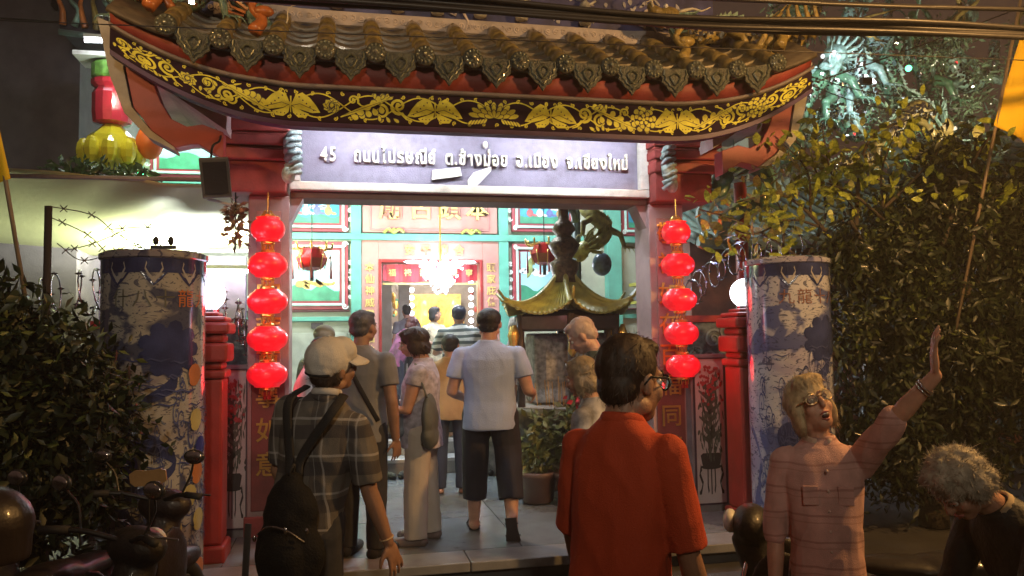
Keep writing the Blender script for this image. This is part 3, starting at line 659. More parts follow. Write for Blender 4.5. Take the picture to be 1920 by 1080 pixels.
for i in range(80):
    x = random.uniform(-1.9, 1.9); v = random.uniform(.2, .48); g.petal((x, v), random.random()*6.3, random.uniform(.04, .09), random.uniform(.02, .04), 0)
tag(g.build('ridge_flowers', M('ridge_flower', (.33, .33, .36), rough=.35, var=.5, scale=9, coat=.3), G, gfn(lambda u, v, h: (u, .075-h, rz_(u)+v)), thick=.012), kind='stuff')
for x in (-1.1, -.62, -.30, .05, .40, .95):
    m = MB(); z = rz_(x)+.15
    m.lathe([(.05, 0), (.06, .03), (.035, .10), (.05, .16), (.02, .20)], (x, .0, z), 8); m.ball((x, 0, z+.23), .03, 8, 6)
    m.tube([(x-.01, 0, z+.15), (x-.09, -.03, z+.11)], .012, 5); m.tube([(x+.01, 0, z+.15), (x+.09, -.02, z+.20)], .012, 5)
    gm(m, 'ridge_figurine', M('figurine', (.36, .36, .33), rough=.3, var=.7, scale=16, coat=.4), smooth=True)

# ------------------------------------------------------------------ dragons
SPARK = M('mirror_scale', (.75, .78, .75), rough=.08, metal=1, var=.1, bump=0)
def dragon(name, path, r, body, belly, parent=None, legs=((.25, 1), (.6, -1)), head=True, fin=None, n=9, spark=0, label=None, group=None, taper=True, cat='dragon sculpture'):
    pts = spline(path, n); L = len(pts)
    e = parent
    if parent is None:
        e = empty(name, tuple(pts[0]), 0, label, cat, group); off = Vector(pts[0]); pts = [p-off for p in pts]
    rad = [r*(.55+.45*sin(pi*min(1, .18+.95*i/(L-1)))) if taper else r for i in range(L)]; rad[-1] = r*.12
    m = MB(); m.tube(pts, rad, 10); m.build('body', body, e, smooth=True)
    m = MB()
    for i in range(1, L-1):
        t = (pts[i+1]-pts[i-1]).normalized(); up = Vector((0, -.35, 1)); up = (up-t*up.dot(t)).normalized()
        b = pts[i]+up*rad[i]*.85; w = t*rad[i]*.55; s_ = up*rad[i]*(.55+.25*random.random())
        m.add([b-w, b+w, b+s_+w*.8, b+Vector((0, .006, 0)), ], [(0, 1, 2), (0, 2, 3), (1, 2, 3)])
    m.build('back_fin', fin or belly, e)
    if head:
        p = pts[0]; d = (pts[0]-pts[3]).normalized(); q = d.to_track_quat('Y', 'Z').to_matrix(); H = MB(); k = r*1.5
        P = lambda x, y, z: p+q@Vector((x*k, y*k, z*k))
        H.ball(P(0, .3, .1), (k*.8, k*.9, k*.7), 12, 8, q); H.ball(P(0, 1.25, -.05), (k*.5, k*.75, k*.38), 10, 7, q); H.ball(P(0, 1.9, .1), (k*.38, k*.25, k*.28), 8, 6, q)
        H.tube([P(0, .4, -.5), P(0, 1.1, -.75), P(0, 1.6, -.7)], [k*.35, k*.3, k*.15], 7)
        hd = remesh(H, 'head', max(.006, r*.16), 1); obj('head', hd, body, e)
        for s in (-1, 1):
            m = MB(); m.tube(spline([P(.35*s, 0, .6), P(.5*s, -.7, 1.2), P(.7*s, -1.3, 1.3), P(.8*s, -1.7, 1.8)], 3), lerpl([k*.14, k*.03], 10), 6); m.build('horn', belly, e, smooth=True)
            m = MB(); m.tube(spline([P(.35*s, 1.7, 0), P(.9*s, 2.3, .6), P(1.2*s, 1.8, 1.4), P(1.5*s, 2.2, 2.0)], 3), lerpl([k*.07, k*.02], 10), 5); m.build('whisker', belly, e)
            m = MB(); m.ball(P(.42*s, .95, .45), k*.17, 8, 6); m.build('eye', WHITE, e, smooth=True)
        m = MB()
        for i in range(14):
            a = i/13*2*pi; m.tube([P(.6*cos(a), -.1, .6*sin(a)), P(1.1*cos(a), -.9, 1.1*sin(a)), P(1.5*cos(a), -1.2, 1.3*sin(a)+.3)], [k*.14, k*.1, k*.01], 5)
        m.build('mane', fin or belly, e)
    for t, sd in legs:
        i = int(t*(L-1)); p = pts[i]; m = MB(); a = Vector((sd*.9, -.5, -.5)).normalized()
        k1 = p+a*r*2.4; k2 = k1+Vector((sd*.2, -.3, -1)).normalized()*r*1.9
        m.tube([p, k1, k2], [r*.62, r*.42, r*.3], 8); m.ball(k1, r*.44, 8, 6)
        for c in (-1, 0, 1, 2): m.tube(spline([k2, k2+Vector((c*.5*r+sd*r*.4, -r*.5, -r*.2)), k2+Vector((c*.7*r+sd*r*.6, -r*.7, -r*.9))], 3), lerpl([r*.18, .002], 7), 5)
        m.build('leg', body, e, smooth=True)
    if spark:
        V = []; F = []
        for i in range(spark):
            j = random.randrange(1, L-2); p = pts[j].lerp(pts[j+1], random.random()); t = (pts[j+1]-pts[j]).normalized()
            nrm = Vector((random.gauss(0, 1), -abs(random.gauss(0, 1)), random.gauss(0, 1))); nrm = (nrm-t*nrm.dot(t)).normalized(); c = p+nrm*rad[j]*1.03
            nn = (nrm+Vector((random.gauss(0, .3), random.gauss(0, .3), random.gauss(0, .3)))).normalized(); a = nn.orthogonal().normalized(); b = nn.cross(a); s_ = .015+.012*random.random(); k = len(V)
            V += [c+a*s_, c+b*s_, c-a*s_, c-b*s_, c-nn*.004]; F += [(k, k+1, k+2, k+3), (k+1, k, k+4), (k+2, k+1, k+4), (k+3, k+2, k+4), (k, k+3, k+4)]
        me = bpy.data.meshes.new('scales'); me.from_pydata(V, [], F); tag(obj('mirror_scales', me, SPARK, e), kind='stuff')
    return e
DRG = M('dragon_green', (.05, .13, .07), rough=.35, var=.6, scale=14, bump=.9, bscale=45, coat=.4)
DRY = M('dragon_yellow', (.30, .27, .06), rough=.4, var=.5, scale=16, bump=.9, bscale=55, coat=.3)
DRT = M('dragon_teal', (.14, .24, .20), rough=.35, var=.6, scale=18, bump=.9, bscale=60, coat=.4)
DRO = M('dragon_ochre', (.26, .19, .05), rough=.4, var=.5, scale=16, bump=.9, bscale=55, coat=.3)
IV = M('ivory', (.50, .47, .38), rough=.4, var=.3)
ORG = M('orange_glaze', (.42, .13, .03), rough=.35, var=.4, scale=12, coat=.4)
o3 = lambda pts: [(x, y-GO.y, z-GO.z) for x, y, z in pts]
dragon('d', o3([(-1.72,-.28,4.05),(-1.95,-.32,4.20),(-2.15,-.35,4.05),(-2.35,-.4,4.15),(-2.5,-.45,3.98),(-2.68,-.5,4.05),(-2.8,-.5,4.25)]), .075, DRT, IV, G, fin=ORG, spark=300)
dragon('d', o3([(1.62,-.28,4.20),(1.85,-.32,4.08),(2.1,-.35,4.16),(2.3,-.4,4.02),(2.45,-.45,4.15),(2.62,-.5,4.02),(2.78,-.5,4.25),(2.83,-.5,4.45)]), .08, DRO, IV, G, fin=DRT, spark=500)
for x in (-2.3, -1.62, 1.52, 2.35):
    m = MB(); z = roofpt(x, .25).z+.05
    m.tube(spline([(x-.03, -.72, z), (x+.02, -.68, z+.10), (x-.05, -.66, z+.2), (x+.03, -.66, z+.3)], 4), lerpl([.05, .015], 13), 7); m.ball((x+.03, -.68, z+.16), (.07, .04, .04))
    gm(m, 'corner_finial', ORG if x < 0 else DRO, smooth=True)
for s, mt in ((-1, ORG), (1, DRO)):    # flame ornaments of glazed blades at the tips
    for i in range(7):
        m = MB(); x = s*(2.2+.08*i); z = roofpt(max(-2.5, min(2.5, x)), .4).z+.05
        m.tube(spline([(x, -.6, z), (x+s*.05, -.62, z+.1), (x+s*.02, -.62, z+.17+.02*i), (x+s*.10, -.62, z+.25+.03*i)], 3), lerpl([.035, .003], 10), 6, flat=.4); gm(m, 'flame_finial', mt, smooth=True)

# ------------------------------------------------------------------ lantern strings
LRED = M('lantern_red', (.75, .01, .02), rough=.32, var=.3, scale=14, bump=.35, bscale=35, emis=(1, .010, .025), estr=.42, coat=.5)
def lantern_string(x, y, zs, rs, label, sw=0):
    e = empty('lantern_string', (x, y, zs[0]+.16), 0, label, 'lanterns', 'strings of red lanterns on the gateway pillars')
    for i, z in enumerate(zs):
        dz = z-(zs[0]+.16); dx = sw*i; r = rs[i]
        m = MB(); n = 24; pr = [(.045, -.092), (.09, -.088)]+[(r*sqrt(max(0, 1-(q/.092)**2))**.72, q) for q in np.linspace(-.078, .078, 9)]+[(.09, .088), (.045, .092)]
        vs = []
        for k in range(n*2):
            a = pi*k/n; rr = 1-.028*(k % 2 == 0)
            for rad, zz in pr: vs.append((rad*rr*cos(a), rad*rr*sin(a), zz))
        q = len(pr); m.add(vs, [(k*q+j, ((k+1) % (2*n))*q+j, ((k+1) % (2*n))*q+j+1, k*q+j+1) for k in range(2*n) for j in range(q-1)])
        ln = m.build('lantern', LRED, e, smooth=True, loc=(dx, 0, dz))
        m = MB(); m.lathe([(.05, 0), (.052, .02), (.045, .028)], (0, 0, .085), 14); m.build('gold_cap', GILT, ln); m = MB(); m.lathe([(.045, 0), (.052, .008), (.05, .028)], (0, 0, -.113), 14); m.build('gold_cap', GILT, ln); m = MB()
        for k in range(8):
            a = k*pi/4; m.tube([(.042*cos(a), .042*sin(a), -.11), (.04*cos(a), .04*sin(a), -.15)], .0045, 4); m.tube([(.042*cos(a), .042*sin(a), .11), (.02*cos(a), .02*sin(a), .14)], .0035, 4)
        m.build('gold_wires', GILT, ln)
    m = MB(); m.tube([(0, 0, .12), (sw*(len(zs)-1), 0, zs[-1]-zs[0]-.3)], .004, 5); m.build('cord', GILT, e)
    m = MB()
    for k in range(10): a = k*.63; m.tube([(.02*cos(a)+sw*5, .02*sin(a), zs[-1]-zs[0]-.26), (.026*cos(a)+sw*5, .026*sin(a), zs[-1]-zs[0]-.34)], .005, 4)
    m.build('tassel', RED, e)
    for i in (0, 2, 4): light('POINT', 'lantern_glow', (x+sw*i, y-.26, zs[i]), 2.4, (1, .03, .03), .1)
lantern_string(-1.60, -.18, [2.435, 2.168, 1.90, 1.625, 1.36], [.125, .145, .147, .147, .147], 'string of five glowing red lanterns on the pillar behind the man in the white cap', 0)
lantern_string(1.64, -.18, [2.455, 2.185, 1.898, 1.622, 1.356], [.12, .14, .142, .142, .142], 'string of five glowing red lanterns on the pillar beside the man in orange', .008)

# ------------------------------------------------------------------ side posts with globe lamps, painted panels, low wall
def post(x, label, glabel):
    e = empty('red_post', (x, -.52, 0), 0, label, 'post', 'red gate posts')
    m = MB(); m.box(-.13, .13, -.13, .13, .26, 1.36); m.build('shaft', RED, e, bevel=.02)
    for a, z0, z1 in ((.17, 0.005, .14), (.155, .141, .26), (.15, 1.361, 1.42), (.125, 1.421, 1.47), (.165, 1.471, 1.60), (.13, 1.601, 1.66), (.175, 1.661, 1.74), (.15, 1.741, 1.78), (.10, 1.781, 1.81)):
        m = MB(); m.box(-a, a, -a, a, z0, z1); m.build('moulding', RED, e, bevel=.02)
    g = empty('globe_lamp', (x+.01, -.5, 1.81), 0, glabel, 'lamp', 'white globe lamps on the red posts')
    m = MB(); m.ball((0, 0, .125), .115, 24, 14); m.build('globe', M('globe_glass', (.9, .9, .9), rough=.3, emis=(.86, .88, 1), estr=4.5), g, smooth=True)
    m = MB(); m.lathe([(.07, 0), (.07, .02), (.05, .035)], (0, 0, 0.001), 14); m.build('collar', CHROME, g)
    light('POINT', 'globe_light', (x+(.16 if x > 0 else .16), -.80, 1.95), 1.5, (.72, .74, 1), .12)
post(-1.975, 'square red post beside the column lettered in orange, half lit by lanterns', 'white globe lamp peeping out beside the column lettered in orange')
post(2.06, 'square red post with stepped head between the plant panel and the blue and white column', 'white globe lamp on the red post near the woman with raised arm')
PAPER = M('panel_white', (.52, .49, .50), rough=.5, var=.1, scale=6, dirt=.4)
def plant_panel(x0, x1, z0, z1, y, label, wood):
    e = empty('painted_panel', ((x0+x1)/2, y, z0), 0, label, 'painted panel', 'tall white panels painted with potted plants'); w, h = x1-x0, z1-z0
    m = MB(); m.box(-w/2-.03, w/2+.03, 0, .12, -.14, h+.04); m.build('backing', M('panel_backing', (.22, .20, .22), rough=.7, dirt=.4), e)
    m = MB(); m.box(-w/2+.001, w/2-.001, -.008, -.001, 0.0, h); m.build('sheet', PAPER, e)
    m = MB()
    for b in ((-w/2-.012, -w/2, 0, h), (w/2, w/2+.012, 0, h), (-w/2-.012, w/2+.012, -.012, -.0005), (-w/2-.012, w/2+.012, h+.0005, h+.012)): m.box(b[0], b[1], -.018, -.001, b[2], b[3])
    m.build('frame', M('frame_dark', (.05, .03, .05)), e)
    fn = lambda u, v, hh: (u*w, -.0095-hh, v*h)
    g = Flat()     # stand with curved legs
    g.disc((0, .25), .36, .001, 18, ry=.018)
    for s in (-1, 1):
        g.strip([(s*.34, .25), (s*.40, .20), (s*.30, .14), (s*.36, .08), (s*.42, .07)], [.06, .05, .05, .04, .02], .001); g.strip([(s*.12, .24), (s*.13, .12), (s*.10, .075)], [.04]*3, .001)
    g.strip([(0, .24), (0, .06)], [.04, .04], .001)
    g.poly([(-.30, .262), (.30, .262), (.36, .33), (.28, .345), (-.28, .345), (-.36, .33)], .0015); g.build('painted_stand', M('ink_dark', (.03, .028, .03), rough=.6), e, fn)
    t = Flat(); t.strip([(0, .34), (-.05, .42), (.07, .50), (-.04, .60), (.06, .70), (0, .82)], [.16, .13, .12, .10, .08, .04], .002)
    for i in range(14):
        y_ = .42+.03*i; s = 1 if i % 2 else -1; t.strip([(0, y_), (s*.2, y_+.03), (s*(.30+.08*sin(i*2)), y_+.06)], [.04, .03, .015], .002)
    t.build('painted_trunk', M('ink_grey', (.09, .085, .08), rough=.6, var=.4, scale=20), e, fn)
    rr = random.Random(int(abs(x0)*100)); l = Flat()
    for i in range(150):
        v = rr.uniform(.36, .86); u = rr.gauss(0, .2); u = max(-.44, min(.44, u)); l.petal((u, v), rr.random()*6.3, .09, .035, .003+.0002*(i % 9))
    l.build('painted_leaf', M('ink_green', (.07, .09, .07), rough=.6, var=.5, scale=25), e, fn)
    b = Flat()
    for i in range(60):
        v = rr.uniform(.66, .95); u = max(-.42, min(.42, rr.gauss(0, .2))); b.disc((u, v), .05, .006+.0001*i, 6, ry=.012)
    b.build('painted_blossom', M('ink_red', (.30, .04, .05), rough=.6, var=.4, scale=25), e, fn)
    return e
plant_panel(1.80, 2.06, .22, 1.405, -.10, 'tall white panel painted with a red flowering plant on a stand, beside the red post', 1)
plant_panel(-1.96, -1.77, .22, 1.39, .03, 'narrow painted plant panel squeezed between the red post and the man with the backpack', 1)
for x0, x1, lb in ((-2.95, -1.80, 'dark carved teal wall behind the column lettered in orange'), (1.83, 3.3, 'dark carved teal wall behind the red post and painted panel')):
    e = empty('boundary_wall', ((x0+x1)/2, .42, 0), 0, lb, 'wall', 'carved walls flanking the gateway'); w = (x1-x0)/2
    m = MB(); m.box(-w, w, -.06, .06, .005, 1.72); m.build('wall_panel', M('carved_dark', (.07, .10, .09), rough=.5, var=.7, scale=16, bump=1, bscale=26), e)
    m = MB(); m.box(-w, w, -.08, .08, 1.721, 1.78); m.build('coping', RED, e)
    s_ = Flat()
    for i in range(70): s_.spiral((random.uniform(-w+.1, w-.1), random.uniform(.5, 1.65)), random.uniform(.04, .09), .018, 1.5, random.random()*6, random.choice((-1, 1)), 0)
    s_.build('cloud_relief', M('relief_teal', (.16, .22, .20), rough=.4, var=.5), e, lambda u, v, h: (u, -.066-h, v), thick=.014)

# ------------------------------------------------------------------ porcelain columns
def porcelain(name, tint, dark):
    m = M(name, tint, rough=.12, var=.12, scale=4, bump=.05, coat=.6, dirt=.35); nt = m.node_tree; p = nt.nodes['Principled BSDF']; src = p.inputs['Base Color'].links[0].from_socket
    tc = [n for n in nt.nodes if n.type == 'TEX_COORD'][0]
    def layer(src, scale, dist, lo, hi, col, strength, stretch=(1, 1, 1), kind='NOISE', off=0):
        mp = nt.nodes.new('ShaderNodeMapping'); mp.inputs['Scale'].default_value = stretch; mp.inputs['Location'].default_value = (off, off, off); nt.links.new(tc.outputs['Object'], mp.inputs[0])
        if kind == 'NOISE':
            n = nt.nodes.new('ShaderNodeTexNoise'); n.inputs['Scale'].default_value = scale; n.inputs['Distortion'].default_value = dist; n.inputs['Detail'].default_value = 3
        else:
            n = nt.nodes.new('ShaderNodeTexWave'); n.bands_direction = 'Z'; n.inputs['Scale'].default_value = scale; n.inputs['Distortion'].default_value = dist; n.inputs['Detail'].default_value = 3; n.inputs['Detail Scale'].default_value = 1.5
        nt.links.new(mp.outputs[0], n.inputs['Vector'])
        r = nt.nodes.new('ShaderNodeValToRGB'); r.color_ramp.elements[0].position = lo; r.color_ramp.elements[1].position = hi; r.color_ramp.elements[0].color = (0, 0, 0, 1); r.color_ramp.elements[1].color = (strength,)*3+(1,)
        nt.links.new(n.outputs['Fac'], r.inputs['Fac']); mx = nt.nodes.new('ShaderNodeMix'); mx.data_type = 'RGBA'; mx.inputs[7].default_value = (*col, 1)
        nt.links.new(r.outputs['Color'], mx.inputs[0]); nt.links.new(src, mx.inputs[6]); return mx.outputs[2]
    src = layer(src, 2.3, .6, .50, .62, (tint[0]*.6, tint[1]*.55, tint[2]*.75), .8, (1, 1, 1.6), off=11)
    src = layer(src, 3.2, 1.2, .56, .60, dark, .9, (1, 1, .8), off=3)
    src = layer(src, 6, 5, .575, .60, (.035, .04, .10), .8, (1, 1, 2.2), off=7)
    nt.links.new(src, p.inputs['Base Color']); return m
def painted_column(x, y, txt, tcol, label, mat, a_text, seed, dirn):
    rr = random.Random(seed); R = .302; H = 2.13
    e = empty('porcelain_column', (x, y, 0), 0, label, 'column', 'painted porcelain columns')
    m = MB(); m.lathe([(.33, .005), (.33, .10), (.305, .14), (R-.002, .16), (R-.002, H-.02), (R+.012, H-.01), (R+.014, H+.02), (R-.01, H+.035), (.15, H+.05), (.001, H+.055)], (0, 0, 0), 48); m.build('shaft', mat, e, smooth=True).modifiers.new('e', 'EDGE_SPLIT').split_angle = .6
    wrap = lambda k: (lambda u, v, h: ((R+k+h)*sin(u), -(R+k+h)*cos(u), v))
    DB = M('cobalt_dark', (.030, .040, .12), rough=.12, coat=.6, var=.4); WP_ = M('glaze_white', (.36, .35, .35), rough=.15, coat=.5)
    b = Flat(); n = 72     # scalloped collar
    b.strip([(2*pi*i/n, H-.055) for i in range(n+1)], [.10]*(n+1), 0)
    for k in range(9):
        a = 2*pi*k/9+.2; b.poly([(a-.26, H-.10), (a+.26, H-.10), (a+.13, H-.15), (a, H-.185), (a-.13, H-.15)], .0004)
    b.build('collar_band', DB, e, wrap(.0012))
    c = Flat()
    for k in range(9):
        a = 2*pi*k/9+.2; c.strip([(a-.13, H-.045), (a-.16, H-.08), (a-.10, H-.115), (a, H-.155), (a+.10, H-.115), (a+.16, H-.08), (a+.13, H-.045)], [.02, .022, .022, .03, .022, .022, .02], .001)
        c.disc((a, H-.145), .05, .0014, 8, ry=.02)
    c.build('collar_scroll', WP_, e, wrap(.0022))
    da = .155*2.3; 
    for i, chh in enumerate(txt):
        me = text_mesh(chh, .115, .0, 0).copy(); a0 = a_text+dirn*i*.42
        for v in me.vertices:
            q = wrap(.0018)(a0+v.co.x/R, H-.30+v.co.y, 0); v.co = q
        me.materials.clear(); obj('painted_character', me, tcol if i in (3, 4) or tcol.name == 'faded_ink' else M('faded_grey', (.10, .10, .08)), e)
    # swimming dragon, waves, clouds, cups
    d = Flat(); pts = [(a_text+.75+.50*sin(i*.30), H-.60-.024*i) for i in range(56)]; d.strip(pts, [.085+.03*sin(i*.4) for i in range(56)], .0); d.disc((a_text+1.15, H-.56), .50, .0006, 14, ry=.13)
    for i in range(9): d.disc((a_text+1.15+.48*cos(i*.7), H-.56+.13*sin(i*.7)), .15, .0007, 8, ry=.045)
    d.disc((a_text+.2, H-1.25), .33, .0006, 14, ry=.11); d.disc((a_text+1.0, H-1.55), .30, .0006, 14, ry=.09)
    d.build('painted_dragon', DB, e, wrap(.0016), cuts=4)
    s = Flat()
    for i in range(110):
        s.spiral((rr.uniform(-1.3, 2.0), rr.uniform(.3, H-.7)), rr.uniform(.05, .12), .016, 1.3, rr.random()*6, rr.choice((-1, 1)), .00004*i)
    for i in range(90):
        u, v = rr.uniform(-1.2, 2.0), rr.uniform(.3, H-.6); l = rr.uniform(.15, .5); s.strip([(u+l*t/5, v+.008*sin(t*1.6)) for t in range(6)], [.004, .008, .01, .01, .008, .003], .006)
    s.build('painted_wave', M('cobalt_mid', (.06, .075, .19), rough=.12, coat=.6, var=.5), e, wrap(.0024), cuts=2)
    for i, (u, v) in enumerate(((1.10, 1.15), (1.25, .98), (.95, .70), (1.2, .55), (.6, .52), (1.05, 1.42), (1.25, .25), (1.15, .83), (-.2, .9))):
        f = Flat(); f.disc((u, v), .17, 0, 12, ry=.06); f.disc((u-.03, v-.045), .12, .0003, 10, ry=.03)
        f.build('painted_cup', [M('glaze_yellow', (.42, .36, .14), rough=.15, coat=.5), M('glaze_cobalt', (.03, .035, .18), rough=.15, coat=.5), M('glaze_orange', (.45, .17, .06), rough=.15, coat=.5)][(0, 1, 0, 0, 0, 2, 2, 2, 1)[i]], e, wrap(.0105), cuts=3)
    return e
painted_column(-2.205, -1.0, '什八十龍九', M('orange_ink', (.42, .12, .02), rough=.3), 'porcelain column with orange and grey characters under a scalloped collar, next to the dark bush', porcelain('porcelain_warm', (.34, .33, .31), (.04, .05, .11)), -.62, 5, 1)
painted_column(2.19, -.92, '九龍十八', M('faded_ink', (.20, .10, .08), rough=.3), 'blue and white porcelain column behind the woman with the raised arm', porcelain('porcelain_blue', (.42, .43, .50), (.05, .07, .22)), -.75, 12, 1)
m = MB(); m.ball((0, 0, .05), (.02, .02, .03), 8, 6); m.ball((.085, 0, .05), (.02, .02, .03), 8, 6); m.box(-.03, .115, -.015, .015, 0, .02)
tag(m.build('insulator_pair', DARKM, None, smooth=False, loc=(-2.17, -1.14, 2.18)), 'two small dark knobs standing on top of the column lettered in orange', 'insulator')

# ================================================================== STREET LAMPS AND AN ADDED ROOF FILL
def street_lamp(x, y, z, aim, power, color, label, rz=0, size=.12, spot=150):
    e = empty('street_lamp', (x, y, 0), rz, label, 'street lamp')
    m = MB(); m.tube([(0, 0, 0.01), (0, 0, z+.1)], [.07, .045], 10); m.build('pole', DARKM, e, smooth=True)
    m = MB(); m.tube([(0, 0, z+.1), (-.3, 0, z+.2), (-.7, 0, z+.15)], .03, 8); m.build('arm', DARKM, e, smooth=True)
    m = MB(); m.ball((-.8, 0, z+.08), (.22, .1, .06), 14, 8); m.build('head', GREY, e, smooth=True)
    m = MB(); m.ball((-.8, 0, z+.03), (.15, .07, .035), 12, 6); m.build('lens', M('lens_%d' % int(power), (.9, .8, .6), emis=color, estr=12), e, smooth=True)
    p = Matrix.Rotation(rz, 3, 'Z')@Vector((-.8, 0, z-.06))+Vector((x, y, 0))
    light('SPOT', 'street_light', p, power, color, size, target=aim, spot=spot)
street_lamp(3.9, -4.05, 4.0, (1.6, -2.0, 2.2), 560, SODIUM, 'orange sodium street lamp at the kerb outside the frame on the plant side', 0, .08, 172)
street_lamp(-5.2, -3.4, 4.6, (-2.2, -.4, 3.9), 300, SODIUM, 'orange sodium street lamp down the street beyond the dark building', pi, .12, 50)
street_lamp(-1.5, -13, 5.6, (0, 0, 3.9), 900, (1, .86, .64), 'added warm white fill lamp behind the onlookers, brightening the gateway roof', -pi/2, .3, 50)  # added fill lamp behind the camera, brightens the gateway roof

# ================================================================== BACKGROUND, TARPAULIN SIDE
bl = empty('dark_building', (-6.6, 3.5, 0), 0, 'tall unlit grey building filling the top corner above the tarpaulin', 'building')
DBW = M('unlit_render', (.10, .085, .095), rough=.85, var=.2, dirt=.4)
m = MB(); m.box(-4, 2.90, -1, 6, .006, 9); m.build('wall', DBW, bl)
m = MB(); m.box(-4, 2.80, -1.05, -1.001, 4.9, 5.0); m.box(-4, 2.80, -1.05, -1.001, 3.3, 3.36); m.build('string_course', DBW, bl)
m = MB(); m.prism([(2.25, 9), (2.6, 9), (2.70, 5.6), (2.68, 5.0), (2.5, 5.4)], -1.2, -1.001); m.build('dark_wall_board', M('board_dark', (.04, .03, .035)), bl)  # dark tapering board on the face of the building
# tarpaulin with folds
TARP = M('tarp_cloth', (.50, .50, .26), rough=.5, var=.08, scale=2, bump=.15, bscale=20); tp = TARP.node_tree.nodes['Principled BSDF']; tp.inputs['Subsurface Weight'].default_value = 0
nx, ny = 60, 36; V = []; F = []
for j in range(ny+1):
    for i in range(nx+1):
        x = -4.6+2.85*i/nx; y = .35+2.7*j/ny; u = i/nx; v = j/ny
        z = 2.90-.30*v+.05*sin(u*5+v*3)-.10*sin(pi*v)*(1-.3*u)+.012*sin((u*30+v*26))*max(0, 1-abs(u-.72)*4)+.16*max(0, u-.55)*v
        V.append((x, y, z))
F = [(j*(nx+1)+i, j*(nx+1)+i+1, (j+1)*(nx+1)+i+1, (j+1)*(nx+1)+i) for j in range(ny) for i in range(nx)]
e = empty('tarpaulin', (0, 0, 0), 0, 'pale yellow green tarpaulin stretched over the side yard, glowing from a lamp beneath', 'tarpaulin')
me = np_mesh('sheet', V, F); me.polygons.foreach_set('use_smooth', [True]*len(me.polygons)); o = obj('sheet', me, TARP, e); o.modifiers.new('s', 'SOLIDIFY').thickness = .004
m = MB(); m.tube([(-4.6, .36, 2.885), (-1.8, .36, 2.90)], .018, 6); m.build('hem_rope', GREY, e); m = MB(); m.tube([(-4.6, 3.05, 2.60), (-1.8, 3.05, 2.62)], .018, 6); m.build('hem_rope', GREY, e)
m = MB(); m.tube([(-2.35, .8, 2.86), (-1.75, .4, 2.66)], .012, 6); m.build('stay_rope', WHITE, e)
yw = empty('yard_wall', (-3.2, 3.3, 0), 0, 'dim purple grey wall under the far edge of the tarpaulin', 'wall')
m = MB(); m.box(-2.2, 1.05, 0, .12, .006, 2.58); m.build('wall_face', M('yard_purple', (.09, .06, .12), rough=.7, var=.3, dirt=.3), yw)
tube_lamp((-2.35, 2.0, 2.30), .9, 'bright white tube lamp glaring under the tarpaulin beside the gateway', 720, (-2.5, 2.3, 3.2), (.92, 1, .80))
# lit back sheet seen blown out beneath the tarpaulin
# temple lantern column
e = empty('hanging_lantern', (-3.2, 1.8, 3.1), 0, 'stacked red and yellow lotus lantern with a bright reflection, above the tarpaulin', 'lantern')
m = MB(); m.lathe([(.001, 0), (.10, .01), (.22, .10), (.25, .20), (.21, .33), (.11, .42), (.08, .45)], (0, 0, .12), 9); m.build('yellow_lotus', M('lotus_yellow', (.62, .52, .03), rough=.2, var=.2, coat=.7), e)
for i in range(9):
    a = 2*pi*i/9; m = MB(); p = Vector((.235*cos(a), .235*sin(a), .30)); m.ball(p, (.075, .075, .13), 8, 6); m.build('petal', M('lotus_yellow', (.6, .5, .03)), e)
m = MB(); m.lathe([(.10, .57), (.17, .59), (.18, .68), (.18, .86), (.15, .92), (.19, .95), (.19, .99), (.08, 1.0)], (0, 0, 0), 14); m.build('red_drum', M('drum_red', (.42, .02, .04), rough=.25, coat=.6), e, smooth=False)
m = MB(); m.lathe([(.17, 1.0), (.19, 1.02), (.19, 1.14), (.17, 1.16)], (0, 0, 0), 14); m.build('green_band', M('band_green', (.12, .28, .05), rough=.4, var=.5, scale=20), e)
m = MB(); m.box(-.30, .28, -.2, .2, 1.18, 1.22); m.build('white_slab', WHITE, e)
m = MB(); m.ball((.34, -.02, .42), (.13, .12, .17), 10, 7); m.build('orange_fruit', M('fruit_orange', (.65, .13, .02), rough=.4), e, smooth=True)
for i in range(22):
    a = 2*pi*i/22; l = .25+.1*random.random(); m = MB(); m.tube(spline([(.08*cos(a), .08*sin(a), .14), (l*.8*cos(a), l*.8*sin(a), .16), (l*1.3*cos(a), l*1.3*sin(a), -.04+.12*random.random())], 3), lerpl([.03, .02, .004], 7), 5, flat=.3); m.build('leaf', M('leaf_glaze', (.10, .14, .04), rough=.15, coat=.8, var=.5), e, smooth=True)
light('POINT', 'green_lamp_light', (-2.98, 1.35, 3.95), 9, (.9, 1, .8), .04)
m = MB(); m.tube([(-.35, 0, 0), (.12, 0, 0.02)], .018, 8); e2 = empty('tube_lamp', (-3.0, 1.45, 4.36), 0, 'short bright tube above the red and yellow lotus lantern', 'lamp', 'fluorescent tube lamps'); m.build('tube', M('tube_glow', (1, 1, 1)), e2, smooth=True)
m = MB(); m.box(-.36, .13, -.02, .02, .03, .06); m.build('housing', WHITE, e2)
e = empty('green_bulb', (-2.9, 1.6, 3.17), 0, 'tiny green glowing bulb among the leaves over the tarpaulin', 'bulb'); m = MB(); m.ball((0, 0, 0), .028, 10, 7); m.build('glass', M('green_glow', (.1, .9, .4), emis=(.1, 1, .4), estr=5), e, smooth=True)
e = empty('green_bulb', (4.3, .3, 4.15), 0, 'tiny green glowing bulb among the mirror dragons', 'bulb'); m = MB(); m.ball((0, 0, 0), .03, 10, 7); m.build('glass', M('green_glow', (.1, .9, .4)), e, smooth=True)
e = empty('trailing_plant', (-3.15, 1.2, 2.95), 0, 'glossy trailing plant spilling over the tarpaulin edge under the lotus lantern', 'plant')
